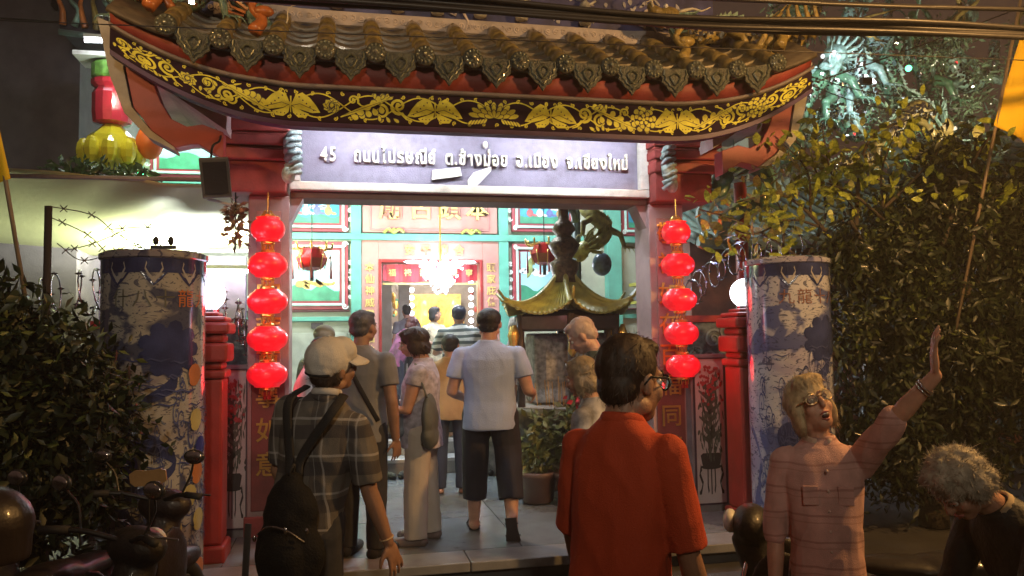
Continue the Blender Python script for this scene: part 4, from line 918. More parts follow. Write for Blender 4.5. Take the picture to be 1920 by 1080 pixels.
leaf_mass('foliage', [((-.1, 0, .12), (.45, .2, .12)), ((.3, 0, .08), (.25, .15, .08))], 380, .09, M('leaf_dim', (.05, .09, .03), rough=.25, coat=.4, var=.5, scale=15), e, .2)
m = MB(); m.tube(spline([(-.4, 0, .05), (-.1, 0, .16), (.2, 0, .1), (.45, 0, .02)], 4), .01, 5); m.build('stem', M('stem', (.08, .06, .03)), e)

e = empty('side_eave', (-3.3, 2.1, 4.5), 0, 'dark ornamented eave end above the red and yellow lotus lantern', 'eave')
m = MB(); m.prism([(-.42, .12), (.42, .02), (.50, .10), (.46, .22), (.30, .75), (-.42, .95)], -.15, .6); m.build('eave_board', M('side_eave_dark', (.035, .03, .04), rough=.5, var=.5, scale=8), e)
for i in range(9):
    m = MB(); x = -.38+.1*i; m.tube(spline([(x, -.2, .16-.01*i), (x+.05*sin(i*2), -.22, .30), (x-.04, -.2, .42), (x+.03, -.2, .55-.02*i)], 4), lerpl([.035, .01], 13), 6); m.build('eave_figure', random.choice([DRT, DRG, ORG, DRO]), e, smooth=True)
m = MB(); m.tube([(-.42, -.17, .10), (.45, -.17, .02)], .03, 7); m.build('eave_rim', M('rim_teal', (.10, .16, .14), rough=.4), e)
# floodlight hung from the roof corner
e = empty('floodlight', (-1.90, -.66, 2.86), radians(8), 'small grey floodlight box hanging by a cable under the left roof corner', 'floodlight')
m = MB(); m.rbox((0, 0, -.14), (.19, .07, .27), Matrix.Rotation(radians(-6), 3, 'Y')@Matrix.Rotation(radians(16), 3, 'X')); m.build('case', M('flood_case', (.09, .085, .08), rough=.5, metal=.2), e, bevel=.008)
m = MB(); m.rbox((0, -.05, -.15), (.15, .01, .21), Matrix.Rotation(radians(-6), 3, 'Y')@Matrix.Rotation(radians(16), 3, 'X')); m.build('glass', M('flood_glass', (.03, .03, .035), rough=.2), e)
m = MB(); m.tube(spline([(-.03, 0, -.01), (-.02, -.03, .07), (.02, 0, .11), (.03, .05, .16)], 4), .008, 6); m.build('cable', DARKM, e)

# post with barbed wire, razor wire coils
e = empty('fence_post', (-2.75, -1.2, 0), 0, 'rusty steel post with loose barbed wire above the dark bush', 'post')
m = MB(); m.tube([(0, 0, 0.01), (0, 0, 2.42)], .022, 8); m.build('shaft', M('rust', (.025, .018, .018), rough=.7), e, smooth=True)
for pts in ([(0, 0, 2.42), (.22, .05, 2.38), (.34, .1, 2.28), (.48, .12, 2.20), (.58, .15, 2.12)], [(0, 0, 2.36), (.2, .05, 2.26), (.30, .1, 2.14), (.38, .1, 2.0)], [(.30, .1, 2.3), (.5, .2, 2.33), (.62, .2, 2.30), (.58, .2, 2.22)], [(.1, 0, 2.16), (.24, 0, 2.2), (.4, .1, 2.30)], [(.05, 0, 2.2), (.2, 0, 2.1), (.42, .1, 2.2), (.5, .1, 2.18)]):
    m = MB(); P_ = spline(pts, 6); m.tube(P_, .003, 4)
    for k in range(2, len(P_), 4): m.tube([P_[k]+Vector((.02, 0, .02)), P_[k]-Vector((.02, 0, .02))], .003, 4); m.tube([P_[k]+Vector((.02, 0, -.02)), P_[k]-Vector((.02, 0, -.02))], .003, 4)
    m.build('barbed_wire', M('wire', (.20, .18, .17), rough=.4, metal=.6), e)
def coil(pts, r, turns, label, mat):
    e = empty('razor_wire_coil', pts[0], 0, label, 'razor wire', 'razor wire coils'); o_ = Vector(pts[0]); P_ = spline([Vector(p)-o_ for p in pts], 20); L = len(P_); N = turns*14; q = []
    for i in range(N):
        t = i/(N-1)*(L-1); p = P_[int(t)].lerp(P_[min(L-1, int(t)+1)], t-int(t)); a = 2*pi*turns*i/N; q.append(p+Vector((.15*r*sin(a*.5), r*cos(a), r*sin(a))))
    m = MB(); m.tube(q, .006, 5); m.build('wire', mat, e, smooth=True)
    m = MB()
    for i in range(0, N, 3): p = q[i]; m.add([p+Vector((-.03, 0, 0)), p+Vector((0, -.003, .012)), p+Vector((.03, 0, 0)), p+Vector((0, .003, -.012))], [(0, 1, 2), (0, 2, 3)])
    m.build('blades', mat, e)
WIREM = M('razor_steel', (.5, .5, .55), rough=.22, metal=1)
coil([(-3.3, .2, 1.92), (-2.9, .2, 2.0), (-2.45, .25, 1.95), (-2.2, .3, 1.9)], .17, 9, 'razor wire coil glinting purple above the bush and the fence', WIREM)
coil([(1.95, .3, 1.95), (2.25, .3, 2.2), (2.6, .3, 2.35), (3.1, .3, 2.45)], .13, 10, 'razor wire coil glinting blue above the globe lamp under the leafy branches', WIREM)
coil([(-2.05, .2, 1.95), (-1.85, .2, 1.8), (-1.8, .2, 1.6)], .12, 5, 'tight razor wire coil between the globe lamp and the lantern string', WIREM)
light('POINT', 'wire_fill', (2.30, -.15, 2.12), 1.5, (.5, .55, 1), .05); light('POINT', 'wire_fill', (-2.3, -.3, 2.05), 1.2, (.55, .5, 1), .05)  # added tinted point lights beside the razor wire, no fixture of their own
# dried wreath beside the left pillar
e = empty('dry_wreath', (-1.84, -.1, 2.47), 0, 'dry brown wreath of leaves hanging left of the lantern string', 'wreath')
leaf_mass('foliage', [((0, 0, .02), (.07, .06, .20))], 260, .06, M('dry_leaf', (.14, .10, .04), rough=.6, var=.6, scale=20), e, .3); m = MB(); m.tube([(0, 0, .3), (0, 0, -.2)], .006, 5); m.build('string', DARKM, e)

# ================================================================== RIGHT BACKGROUND: side shrine roof with mirror dragons
e = empty('side_shrine', (5.3, 3.2, 0), 0, 'dim side shrine with an upswept green tiled roof behind the leafy branches', 'shrine')
m = MB(); m.box(-1.9, 3.5, .2, 3.2, .006, 2.9); m.build('wall', M('shrine_wall', (.20, .08, .06), rough=.7, var=.3, dirt=.4), e)
def sr(x): return 2.95+.052*(x)**2+.30*x*.5   # eave height along x (local)
xs = [-2.1+i*.17 for i in range(34)]
m = MB(); vs = []
for x in xs: vs += [(x, -.4, sr(x)-.10), (x, .4, sr(x)+.18), (x, 1.3, sr(x)+.62)]
m.add(vs, [(3*i+j, 3*i+3+j, 3*i+4+j, 3*i+1+j) for i in range(len(xs)-1) for j in range(2)]); o = m.build('roof', M('shrine_roof', (.05, .07, .06), rough=.4, coat=.3, var=.5), e); o.modifiers.new('s', 'SOLIDIFY').thickness = .05
for x in xs[::1]:
    m = MB(); m.tube(spline([(x, -.45, sr(x)-.06), (x, .4, sr(x)+.23), (x, 1.3, sr(x)+.67)], 3), .05, 7); m.build('roof_tile', M('shrine_tile', (.12, .18, .15), rough=.35, coat=.4, var=.6), e, smooth=True)
m = MB(); m.tube([(x, -.48, sr(x)-.13) for x in xs], .07, 6); m.build('eave_trim', M('shrine_trim', (.20, .28, .24), rough=.35, coat=.3, var=.4), e)
m = MB(); m.tube([(x, 1.35, sr(x)+.85) for x in xs], [.13]*len(xs), 8); m.build('ridge', M('shrine_trim', (.2, .28, .24)), e)
for a, b in (((-1.9, 0), 1), ((-1.75, 0), 1)):
    m = MB(); m.tube(spline([(a[0], -.5, 2.7), (a[0]-.2, -.5, 3.0), (a[0]-.1+.0, -.5, 3.25), (a[0]+.3, -.5, 3.4)], 5), .03, 6); m.build('horn_tip', M('shrine_trim', (.2, .28, .24)), e)
g_ = 'mirror scaled dragons on the side shrine'
dr_specs = [
 ([(4.35,2.4,4.05),(4.55,2.4,4.55),(4.9,2.4,4.85),(5.05,2.5,4.4),(5.3,2.5,4.1),(5.5,2.5,4.5),(5.3,2.5,4.9)], .13, DRG, 'green mirror dragon nearest the gateway roof, head low over the branches', 900),
 ([(4.85,2.2,5.0),(5.1,2.3,5.15),(5.3,2.4,4.7),(5.1,2.5,4.4),(4.8,2.5,4.3),(4.6,2.5,3.9)], .12, DRT, 'pale mirror dragon with the brightest glare below the long cable', 1200),
 ([(5.9,2.4,5.35),(5.7,2.4,5.0),(5.9,2.5,4.6),(6.3,2.5,4.5),(6.4,2.6,4.9),(6.2,2.6,5.3),(6.5,2.7,5.6)], .13, DRG, 'green mirror dragon rearing under the two long cables', 900),
 ([(6.3,2.3,4.2),(6.0,2.3,4.4),(5.7,2.4,4.1),(5.4,2.5,3.8),(5.0,2.5,3.7),(4.6,2.5,3.5)], .12, DRO, 'ochre mirror dragon creeping along the shrine ridge toward the flag', 700),
 ([(7.0,2.6,5.7),(6.8,2.6,5.3),(7.1,2.7,4.9),(7.5,2.7,5.1),(7.7,2.8,5.6)], .12, DRT, 'dull teal dragon partly behind the yellow flag pole', 500),
 ([(5.5,2.6,5.9),(5.3,2.6,5.6),(5.6,2.7,5.3),(5.9,2.7,5.6),(6.0,2.7,6.0)], .10, DRT, 'small pale dragon at the top edge beyond the cables', 400)]
for p, r, bm_, lb, sp in dr_specs: dragon('mirror_dragon', p, r, bm_, DRT, None, ((.3, 1), (.45, -1), (.7, 1)), fin=DRT, spark=sp, label=lb, group=g_)
e_ = [o for o in bpy.data.objects if o.name == 'side_shrine'][0]
rb = random.Random(3); ob = [((rb.uniform(-1.1, 2.6), rb.uniform(-.9, -.3), rb.uniform(3.7, 5.9)), (rb.uniform(.12, .38), .12, rb.uniform(.12, .38))) for i in range(34)]
tag(leaf_mass('ornament_leaves', ob, 5200, .085, M('ornament_green', (.10, .16, .09), rough=.3, var=.6, scale=6, coat=.4), e_, .3, aspect=.3), kind='stuff')
tag(leaf_mass('mirror_chips', ob, 1100, .035, SPARK, e_, .5, aspect=.8), kind='stuff')
for i in range(14):
    m = MB(); c = Vector(ob[i][0]); m.tube(spline([c, c+Vector((rb.uniform(-.3, .3), 0, .25)), c+Vector((rb.uniform(-.4, .4), -.1, .5)), c+Vector((rb.uniform(-.5, .5), 0, .8))], 5), lerpl([.05, .008], 16), 6); m.build('ornament_scroll', rb.choice([DRT, DRG, DRO]), e_, smooth=True)
light('SPOT', 'roof_flood_beam', (4.5, 1.2, 4.4), 190, (.8, .85, 1), .05, target=(4.9, 2.4, 4.7), spot=70)
light('SPOT', 'roof_flood_beam', (6.3, .9, 3.7), 170, (1, .85, .6), .06, target=(6.0, 2.5, 4.7), spot=110)
for x, y, z, lb, aim in ((4.42, 1.1, 4.35, 'small white roof floodlight shining on the pale mirror dragon', 0), (6.3, .8, 3.6, 'small warm floodlight among the treetop leaves below the dragons', 0)):
    e = empty('roof_floodlight', (x, y, z), 0, lb, 'floodlight', 'roof floodlights'); m = MB(); m.box(-.06, .06, -.03, .03, -.10, -.03); m.build('case', DARKM, e)
    m = MB(); m.box(-.05, .05, .031, .036, -.09, -.04); m.build('lamp_glass', M('tube_glow', (1, 1, 1)), e)
# green dragon winding round a pole right of the gateway, golden one over the incense burner
e = empty('dragon_pole', (2.62, .55, 0), 0, 'teal green dragon wound around a pole right of the gateway eave', 'dragon sculpture')
m = MB(); m.tube([(0, 0, .01), (0, 0, 3.25)], .06, 10); m.build('pole', RED, e, smooth=True)
dragon('d', [(-.25, -.22, 3.05), (-.1, -.2, 3.16), (.1, -.16, 3.14), (.2, -.1, 3.0), (.12, -.08, 2.84), (-.1, -.16, 2.74), (-.2, 0, 2.6), (-.05, .15, 2.45), (.15, 0, 2.3)], .085, DRG, M('fin_teal', (.25, .5, .42), rough=.4), e, legs=((.5, 1),))
e = empty('gold_dragon_post', (1.42, 1.9, .14), 0, 'yellow green dragon curling down beside the incense burner finial', 'dragon sculpture')
m = MB(); m.tube([(.02, .12, 0), (.02, .12, 3.1)], .05, 8); m.build('post', M('post_green', (.06, .10, .08), rough=.5), e, smooth=True)
dragon('d', [(.10, -.05, 2.42), (.24, -.1, 2.50), (.28, -.1, 2.62), (.16, -.08, 2.74), (.08, 0, 2.84), (.12, .05, 2.95), (.26, .05, 3.05)], .075, DRY, DRY, e, legs=((.35, 1), (.5, -1)))
m = MB(); m.ball((.30, .1, 2.25), (.11, .1, .13), 14, 9); m.build('blue_fish', M('blue_grey_glaze', (.10, .16, .22), rough=.3, coat=.4, var=.5, scale=18), e, smooth=True)
m = MB(); m.tube(spline([(-.30, -.05, 3.05), (-.22, -.06, 2.9), (-.08, -.06, 2.82), (-.02, 0, 2.7)], 4), lerpl([.03, .04], 13), 7)
for q in range(5): m.tube([(-.25+.05*q, -.06, 2.98-.04*q), (-.33+.07*q, -.1, 2.86-.03*q)], [.02, .003], 5)
m.build('dark_branch', M('branch_green', (.10, .16, .12), rough=.4, var=.5), e, smooth=True)

# ================================================================== INCENSE BURNER
def burner():
    e = empty('incense_burner', (1.11, 1.35, .142), 0, 'pavilion shaped incense burner with fluted yellow green roof and dark vase finial', 'incense burner')
    BG = M('burner_gold', (.38, .35, .09), rough=.5, metal=.0, var=.3, scale=10, coat=.15); BD = M('burner_dark', (.05, .035, .03), rough=.4, var=.4, coat=.2)
    R = .66; NS = 6
    def rz_a(u, t):   # u around 0..6, t 0 apex .. 1 eave
        k = u-math.floor(u); cor = abs(2*k-1)**2.2; a = (math.floor(u)+0)*pi/3+.35; b = a+pi/3
        pa, pb = Vector((cos(a), sin(a))), Vector((cos(b), sin(b))); p = pa.lerp(pb, k)*(R*(.08+.92*t)); z = 1.69+.41*(1-t)**2.0+(.13*cor)*t**3
        return (p.x*(1+.08*cor*t), p.y*(1+.08*cor*t), z)
    nu, nt_ = 12, 10
    for s in range(NS):
        V = []; F = []; N_ = nu*6
        for i in range(N_+1):
            for j in range(nt_+1):
                q = rz_a(s+min(.9999, i/N_), j/nt_); ridge = .045*(1-abs(((i/6) % 1)*2-1))*(.3+.7*j/nt_)
                V.append((q[0], q[1], q[2]+ridge-(.03*abs(sin(pi*i/6)) if j == nt_ else 0)))
        m = MB(); m.add(V, [(i*(nt_+1)+j, (i+1)*(nt_+1)+j, (i+1)*(nt_+1)+j+1, i*(nt_+1)+j+1) for i in range(N_) for j in range(nt_)])
        o = m.build('roof_panel', BG, e); o.modifiers.new('s', 'SOLIDIFY').thickness = .02
        m = MB(); pts = [Vector(rz_a(s+.0001, j/10)) for j in range(11)]; pts.append(pts[-1]+(pts[-1]-pts[-2])*.9+Vector((0, 0, .05))); m.tube([p+Vector((0, 0, .02)) for p in pts], lerpl([.03, .03, .012], 12), 7); m.build('hip_ridge', BG, e, smooth=True)
        a = s*pi/3+.35; x, y = .53*cos(a), .53*sin(a); m = MB(); m.tube([(x, y, .80), (x, y, 1.68)], .038, 10); m.build('column', BD, e, smooth=True)
        m = MB(); x, y = .60*cos(a), .60*sin(a); m.lathe([(.01, 0), (.045, .05), (.03, .12), (.05, .2), (.02, .3)], (x, y, 1.28), 8); m.build('gold_hanging', GILT, e, smooth=True)
    m = MB(); m.lathe([(.54, 1.52), (.56, 1.54), (.56, 1.66), (.4, 1.72)], (0, 0, 0), 6, a0=.35); m.build('frieze', BD, e)
    m = MB(); m.lathe([(.14, 2.00), (.12, 2.08), (.14, 2.14), (.15, 2.2), (.08, 2.24), (.13, 2.31), (.16, 2.38), (.11, 2.44), (.07, 2.47), (.12, 2.53), (.09, 2.60), (.055, 2.63), (.05, 2.74), (.075, 2.77), (.05, 2.80), (.04, 2.9), (.01, 2.96)], (0, 0, 0), 16); m.build('finial', M('finial_bronze', (.10, .07, .04), rough=.3, metal=.5, var=.6, scale=25, bump=.8), e, smooth=True)
    m = MB(); m.lathe([(.30, 0), (.34, .03), (.30, .10), (.22, .18), (.22, .26), (.40, .40), (.56, .58), (.62, .66), (.62, .76), (.58, .80)], (0, 0, 0), 24); m.build('bowl', M('bowl_bronze', (.09, .07, .035), rough=.35, metal=.6, var=.7, scale=14, bump=1, bscale=22), e, smooth=True)
    m = MB(); m.lathe([(.57, .801), (.001, .802)], (0, 0, 0), 24); m.build('ash', M('ash', (.35, .33, .30), rough=.9), e)
    m = MB()
    for i in range(60): a = random.random()*6.3; r = .35*random.random()**.5; m.tube([(r*cos(a), r*sin(a), .80), (r*cos(a)*1.08, r*sin(a)*1.08, 1.0+.12*random.random())], .004, 4)
    o = m.build('incense_sticks', M('incense', (.5, .28, .08)), e); tag(o, kind='stuff')
    m = MB(); m.box(-.35, .40, -.1, .3, .82, 1.5); m.build('inner_screen', M('screen_grey', (.26, .26, .25), rough=.5, var=.6, scale=22, bump=1, bscale=30), e, bevel=.03)
    return e
burner()
def lantern_ball(loc, label):
    e = empty('palace_lantern', loc, 0, label, 'lantern', 'round red palace lanterns')
    m = MB(); m.lathe([(.06, -.13), (.12, -.10), (.165, 0), (.12, .10), (.06, .13)], (0, 0, 0), 8); m.build('red_body', M('palace_red', (.32, .01, .01), rough=.15, coat=.8), e)
    for k in range(8):
        a = k*pi/4; m = MB(); m.tube(spline([(.10*cos(a), .10*sin(a), .12), (.20*cos(a), .20*sin(a), .10), (.22*cos(a), .22*sin(a), .17)], 3), .012, 5); m.tube([(.17*cos(a), .17*sin(a), .04), (.13*cos(a), .13*sin(a), -.12)], .006, 4); m.build('gold_rib', GILT, e, smooth=True)
        if k % 2 == 0: m = MB(); m.tube([(.2*cos(a), .2*sin(a), .05), (.2*cos(a), .2*sin(a), -.22)], [.006, .015], 5); m.build('tassel', RED, e)
    m = MB(); m.tube([(0, 0, .13), (0, 0, 1.4)], .006, 5); m.tube([(0, 0, -.12), (0, 0, -.24)], .02, 6); m.build('rod', DARKM, e)
lantern_ball((-1.38, 2.5, 2.48), 'round red and gold palace lantern hanging in front of the tiger painting')
lantern_ball((1.20, 2.5, 2.55), 'round red and gold palace lantern hanging left of the incense burner finial')
# potted plants below the burner
PG = M('pot_leaf', (.10, .11, .03), rough=.4, var=.6, scale=14)
for i, (x, y, s, lb) in enumerate(((.62, .62, 1.0, 'bushy potted plant in a brown pot between the walking man and the man in orange'), (.92, .45, 1.25, 'tall potted plant with a pale gourd, beside the incense burner'), (1.25, .35, .9, 'potted plant half hidden behind the man in orange'))):
    e = empty('potted_plant', (x, y, .152), 0, lb, 'potted plant', 'potted plants by the incense burner')
    m = MB(); m.lathe([(.10, 0), (.14, .02), (.17, .22), (.19, .24), (.19, .28), (.16, .28), (.14, .24)], (0, 0, 0), 16); m.build('pot', M('pot_brown', (.10, .055, .04), rough=.4, coat=.3), e, smooth=True)
    m = MB(); m.tube(spline([(0, 0, .2), (.02, 0, .4), (-.03, 0, .6*s)], 4), .015, 5); m.build('stem', M('stem', (.08, .06, .03)), e)
    leaf_mass('foliage', [((0, 0, .42*s), (.22, .2, .18)), ((.05, 0, .62*s), (.16, .15, .16))], 420, .085, PG, e, .3, aspect=.5)
    if i == 1: m = MB(); m.ball((-.02, -.17, .62), (.055, .05, .10), 12, 8); m.build('gourd', M('gourd', (.42, .40, .12), rough=.4), e, smooth=True)
e = empty('red_flowers', (1.06, .35, .152), 0, 'bunch of red flowers in a tall vase in front of the incense burner', 'flowers')
m = MB(); m.lathe([(.06, 0), (.1, .2), (.06, .5), (.08, .62)], (0, 0, 0), 14); m.build('vase', WHITE, e, smooth=True)
leaf_mass('petals', [((0, 0, .95), (.16, .14, .16))], 500, .055, M('petal_red', (.55, .03, .06), rough=.6, var=.4, scale=12), e, .3, aspect=.7)
m = MB()
for i in range(6): m.tube([(0, 0, .6), (.08*cos(i), .08*sin(i), .9)], .006, 4)
m.build('stems', PG, e)
e = empty('gold_tassel_pole', (1.62, .62, .152), 0, 'gilt hanging ornament pole just left of the right pillar', 'ornament')
m = MB(); m.tube([(0, 0, 0), (0, 0, 1.85)], .015, 6); m.build('pole', DARKM, e); m = MB(); m.tube(spline([(0, 0, 1.85), (.05, 0, 1.9), (.1, 0, 2.0)], 3), .012, 5)
for k in range(5): m.lathe([(.01, 0), (.035, .03), (.03, .07), (.01, .10)], (0, -.01, 1.35+.1*k), 8)
m.build('gilt_beads', GILT, e, smooth=True)
e = empty('statue_pair', (.62, 2.2, .152), 0, 'small pale stone statues standing behind the man in the light blue shirt', 'statues')
for x in (-.1, .16): m = MB(); m.lathe([(.12, 0), (.12, .9), (.07, .95), (.10, 1.1), (.12, 1.3), (.08, 1.42), (.06, 1.46), (.08, 1.56), (.06, 1.66), (.001, 1.68)], (x, 0, 0), 14); m.build('statue', M('statue_stone', (.42, .38, .32), rough=.6, var=.5, scale=14, bump=.8), e, smooth=True)

for i, (x, y, rz) in enumerate(((-.62, 2.2, 20), (-.40, 2.24, -10), (-.15, 2.18, 5), (.36, 2.22, 30), (.55, 2.16, -20), (-.85, 2.26, 0))):
    e = empty('pair_of_shoes', (x, y, .152), radians(rz), 'dark pair of shoes left at the foot of the stone steps', 'shoes', 'shoes left at the steps')
    for s in (-1, 1):
        m = MB(); m.tube([(s*.05, -.10, .03), (s*.05, 0, .032), (s*.055, .12, .022)], [.034, .036, .026], 8); m.ball((s*.05, -.10, .03), .034, 8, 6); m.ball((s*.055, .12, .022), .026, 8, 6); m.build('shoe', BLACKC, e, smooth=True)

# ================================================================== VEGETATION
LEAFD = M('leaf_dark', (.015, .024, .009), rough=.5, var=.7, scale=3, bump=.1, coat=.05)  # kept very dark, shade inside the tree is put into this colour
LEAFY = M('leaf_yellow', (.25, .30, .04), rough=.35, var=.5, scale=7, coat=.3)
LEAFM = M('leaf_mid', (.06, .08, .018), rough=.45, var=.7, scale=4, coat=.1)  # brighter copy, lamplight on the upper tree leaves is put into the colour
BARK = M('bark', (.06, .045, .03), rough=.85, var=.4, bump=1)
def branches(e, segs):
    for pts, r0, r1 in segs: P_ = spline(pts, 5); m = MB(); m.tube(P_, list(np.linspace(r0, r1, len(P_))), 7); m.build('branch', BARK, e, smooth=True)
e = empty('dark_bush', (-2.85, -1.75, 0), 0, 'large dark glossy bush against the porcelain column with orange characters', 'bush')
branches(e, [([(0, 0, .01), (.05, 0, .6), (0, .1, 1.3)], .05, .02), ([(.05, 0, .5), (.3, 0, .9), (.4, 0, 1.3)], .03, .01), ([(0, 0, .6), (-.3, 0, 1.0), (-.4, 0, 1.5)], .03, .01)])
leaf_mass('foliage', [((-.15, 0, 1.62), (.42, .40, .34)), ((.22, .0, 1.42), (.36, .36, .34)), ((.40, .05, 1.15), (.30, .32, .34)), ((-.3, -.1, 1.15), (.5, .4, .45)), ((.25, -.05, .85), (.36, .35, .3))], 15000, .075, LEAFD, e, .5, aspect=.42, clump=7)
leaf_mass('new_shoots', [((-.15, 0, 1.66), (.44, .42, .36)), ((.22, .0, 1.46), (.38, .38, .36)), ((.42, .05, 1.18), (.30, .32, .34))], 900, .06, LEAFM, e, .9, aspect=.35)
e = empty('dense_tree', (3.7, -.5, 0), 0, 'dense dark tree with drooping leaves filling the side behind the raised arm', 'tree')
branches(e, [([(0, 0, .01), (.05, 0, 1.0), (-.05, 0, 2.0), (.1, 0, 2.9)], .12, .04), ([(0, 0, 1.5), (-.5, -.1, 2.1), (-.8, -.2, 2.5)], .05, .015), ([(0, 0, 1.6), (.6, -.1, 2.2), (.9, 0, 2.8)], .05, .015), ([(.05, 0, 2.2), (.5, 0, 2.9), (.6, 0, 3.3)], .04, .01)])
tb_ = [((-.35, 0, 2.25), (.5, .45, .45)), ((.2, .1, 2.6), (.5, .5, .4)), ((.75, 0, 2.5), (.5, .5, .6)), ((-.55, -.1, 1.7), (.42, .42, .5)), ((-.45, -.1, 1.05), (.48, .42, .6)), ((.4, -.1, 1.4), (.6, .45, .6)), ((1.2, .0, 1.9), (.5, .5, .8)), ((.1, .1, .6), (.8, .4, .5)), ((1.3, 0, .8), (.6, .5, .7))]
rt = random.Random(9)
for i in range(26):   # loose outer sprays give an uneven outline
    c = rt.choice(tb_[:7]); a, b = rt.random()*6.3, rt.uniform(-.3, 1); tb_.append(((c[0][0]+c[1][0]*1.15*cos(a), c[0][1]-.1-.25*rt.random(), c[0][2]+c[1][2]*1.1*b), (.10+.16*rt.random(), .10+.1*rt.random(), .08+.16*rt.random())))
leaf_mass('foliage', tb_, 34000, .088, LEAFD, e, .35, aspect=.34, up=.9, clump=16)
leaf_mass('lit_foliage', tb_[:3]+tb_[9:], 5500, .065, LEAFM, e, .5, aspect=.4, clump=14)  # brighter leaf colour on crown and outer sprays stands in for lamplight
for i in range(26):
    c = rt.choice(tb_[9:]); m = MB(); p = Vector(c[0]); m.tube(spline([p*.55+Vector((0, 0, .8)), p*.8+Vector((0, 0, .25)), p], 4), lerpl([.012, .003], 9), 5); m.build('twig', BARK, e)
# leafy yellow branches arching over the column, each big leaf its own piece
lm = MB(); lm.add([(0, 0, 0), (.5, .26, .06), (1, .05, -.02), (.5, -.2, .06), (.28, .2, .05), (.78, .2, .02), (.28, -.16, .05), (.8, -.12, .02)], [(0, 4, 1), (0, 1, 3), (1, 5, 2), (1, 2, 3), (0, 3, 6), (3, 2, 7)])
leafme = lm.mesh('leaf')
def leafy_branch(base, segs, n, label, mat, size=.11, spread=.12):
    e = empty('leafy_branch', base, 0, label, 'branch', 'leafy branches over the wall')
    branches(e, segs)
    for i in range(n):
        pts = random.choice(segs)[0]; P_ = spline(pts, 6); p = P_[random.randrange(len(P_)//3, len(P_))]+Vector([random.gauss(0, spread*k) for k in (1, .7, .8)])
        o = obj('leaf', leafme, mat, e, loc=p, rot=(random.gauss(0, .9), random.gauss(.3, .7), random.random()*6.3)); s_ = size*random.uniform(.6, 1.4); o.scale = (s_, s_*random.uniform(.8, 1.3), s_)
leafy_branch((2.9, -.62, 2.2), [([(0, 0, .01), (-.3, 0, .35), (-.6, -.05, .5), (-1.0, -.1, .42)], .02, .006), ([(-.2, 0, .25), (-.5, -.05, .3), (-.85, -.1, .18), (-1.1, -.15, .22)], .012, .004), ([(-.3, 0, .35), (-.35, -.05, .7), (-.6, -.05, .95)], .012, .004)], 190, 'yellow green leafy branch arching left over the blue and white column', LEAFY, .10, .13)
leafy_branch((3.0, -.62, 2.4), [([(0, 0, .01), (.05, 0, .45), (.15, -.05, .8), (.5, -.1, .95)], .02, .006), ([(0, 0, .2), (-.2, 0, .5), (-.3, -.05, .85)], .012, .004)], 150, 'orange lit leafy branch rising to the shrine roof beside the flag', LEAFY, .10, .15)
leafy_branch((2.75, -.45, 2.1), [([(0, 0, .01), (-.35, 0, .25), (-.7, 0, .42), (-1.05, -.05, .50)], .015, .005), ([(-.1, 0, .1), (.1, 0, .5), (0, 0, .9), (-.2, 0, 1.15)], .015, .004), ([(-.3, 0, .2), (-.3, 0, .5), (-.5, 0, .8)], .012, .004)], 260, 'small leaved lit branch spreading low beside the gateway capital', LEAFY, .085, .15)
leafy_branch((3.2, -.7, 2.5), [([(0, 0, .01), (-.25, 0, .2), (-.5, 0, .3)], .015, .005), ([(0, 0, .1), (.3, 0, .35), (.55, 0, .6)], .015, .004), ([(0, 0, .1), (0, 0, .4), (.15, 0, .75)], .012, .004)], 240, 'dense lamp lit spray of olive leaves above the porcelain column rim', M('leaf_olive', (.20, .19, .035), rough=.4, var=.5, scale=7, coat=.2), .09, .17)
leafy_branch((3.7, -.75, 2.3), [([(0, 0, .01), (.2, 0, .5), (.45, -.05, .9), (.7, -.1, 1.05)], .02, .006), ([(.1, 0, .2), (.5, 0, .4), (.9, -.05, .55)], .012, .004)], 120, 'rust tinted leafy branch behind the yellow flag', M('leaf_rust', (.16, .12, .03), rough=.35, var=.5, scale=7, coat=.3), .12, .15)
e = empty('white_wall', (5.2, 1.4, 0), 0, 'pale wall with a barred window glimpsed through the dense tree', 'wall')
m = MB(); m.box(-.7, .8, 0, .1, .006, 2.75); m.build('wall_face', M('far_white', (.38, .36, .33), rough=.8, dirt=.4), e)
for k in range(7): m = MB(); m.tube([(-.6+.1*k, -.03, 1.5), (-.55+.1*k, -.03, 2.0)], .01, 5); m.build('bar', DARKM, e)

# ================================================================== CABLES
CABM = M('cable_rubber', (.02, .018, .018), rough=.45)
def cable(p0, p1, sag, r, label, bundle=1):
    a, b = Vector(p0), Vector(p1); o_ = a.copy(); m = MB()
    for q in range(bundle):
        off = Vector((0, random.uniform(-.03, .03), random.uniform(-.035, .035)))*(0 if bundle == 1 else 1); ph = random.random()*6
        pts = [a.lerp(b, t/24)-o_+off*(1+.5*sin(ph+t*.8))+Vector((0, 0, -sag*4*(t/24)*(1-t/24))) for t in range(25)]; m.tube(pts, r, 6)
    tag(m.build('overhead_cable', CABM, None, smooth=True, loc=a), label, 'cable', 'overhead cables')
cy = -2.2
cable((-3.6, cy, 3.42), (5.0, cy-.2, 3.50), .115, .015, 'thickest bundle of black cables sagging across the gateway roof', 7)
cable((-3.6, cy, 3.50), (5.0, cy, 3.74), .10, .013, 'second black bundle running just above the thickest one', 3)
cable((-3.6, cy-.1, 3.50), (5.0, cy-.1, 3.85), .10, .006, 'thin cable skimming the top of the frame over the ridge')
cable((-4.5, cy+.1, 3.44), (6.0, cy, 3.55), .10, .006, 'thin wire crossing just over the roof figurines')
cable((-5.0, cy-.1, 3.05), (4.5, cy, 3.33), .0, .003, 'faint wire crossing low over the dark building and the left roof tip')
cable((2.9, -.3, 3.75), (8.0, .8, 5.9), .05, .006, 'thin wire rising behind the mirror dragons')
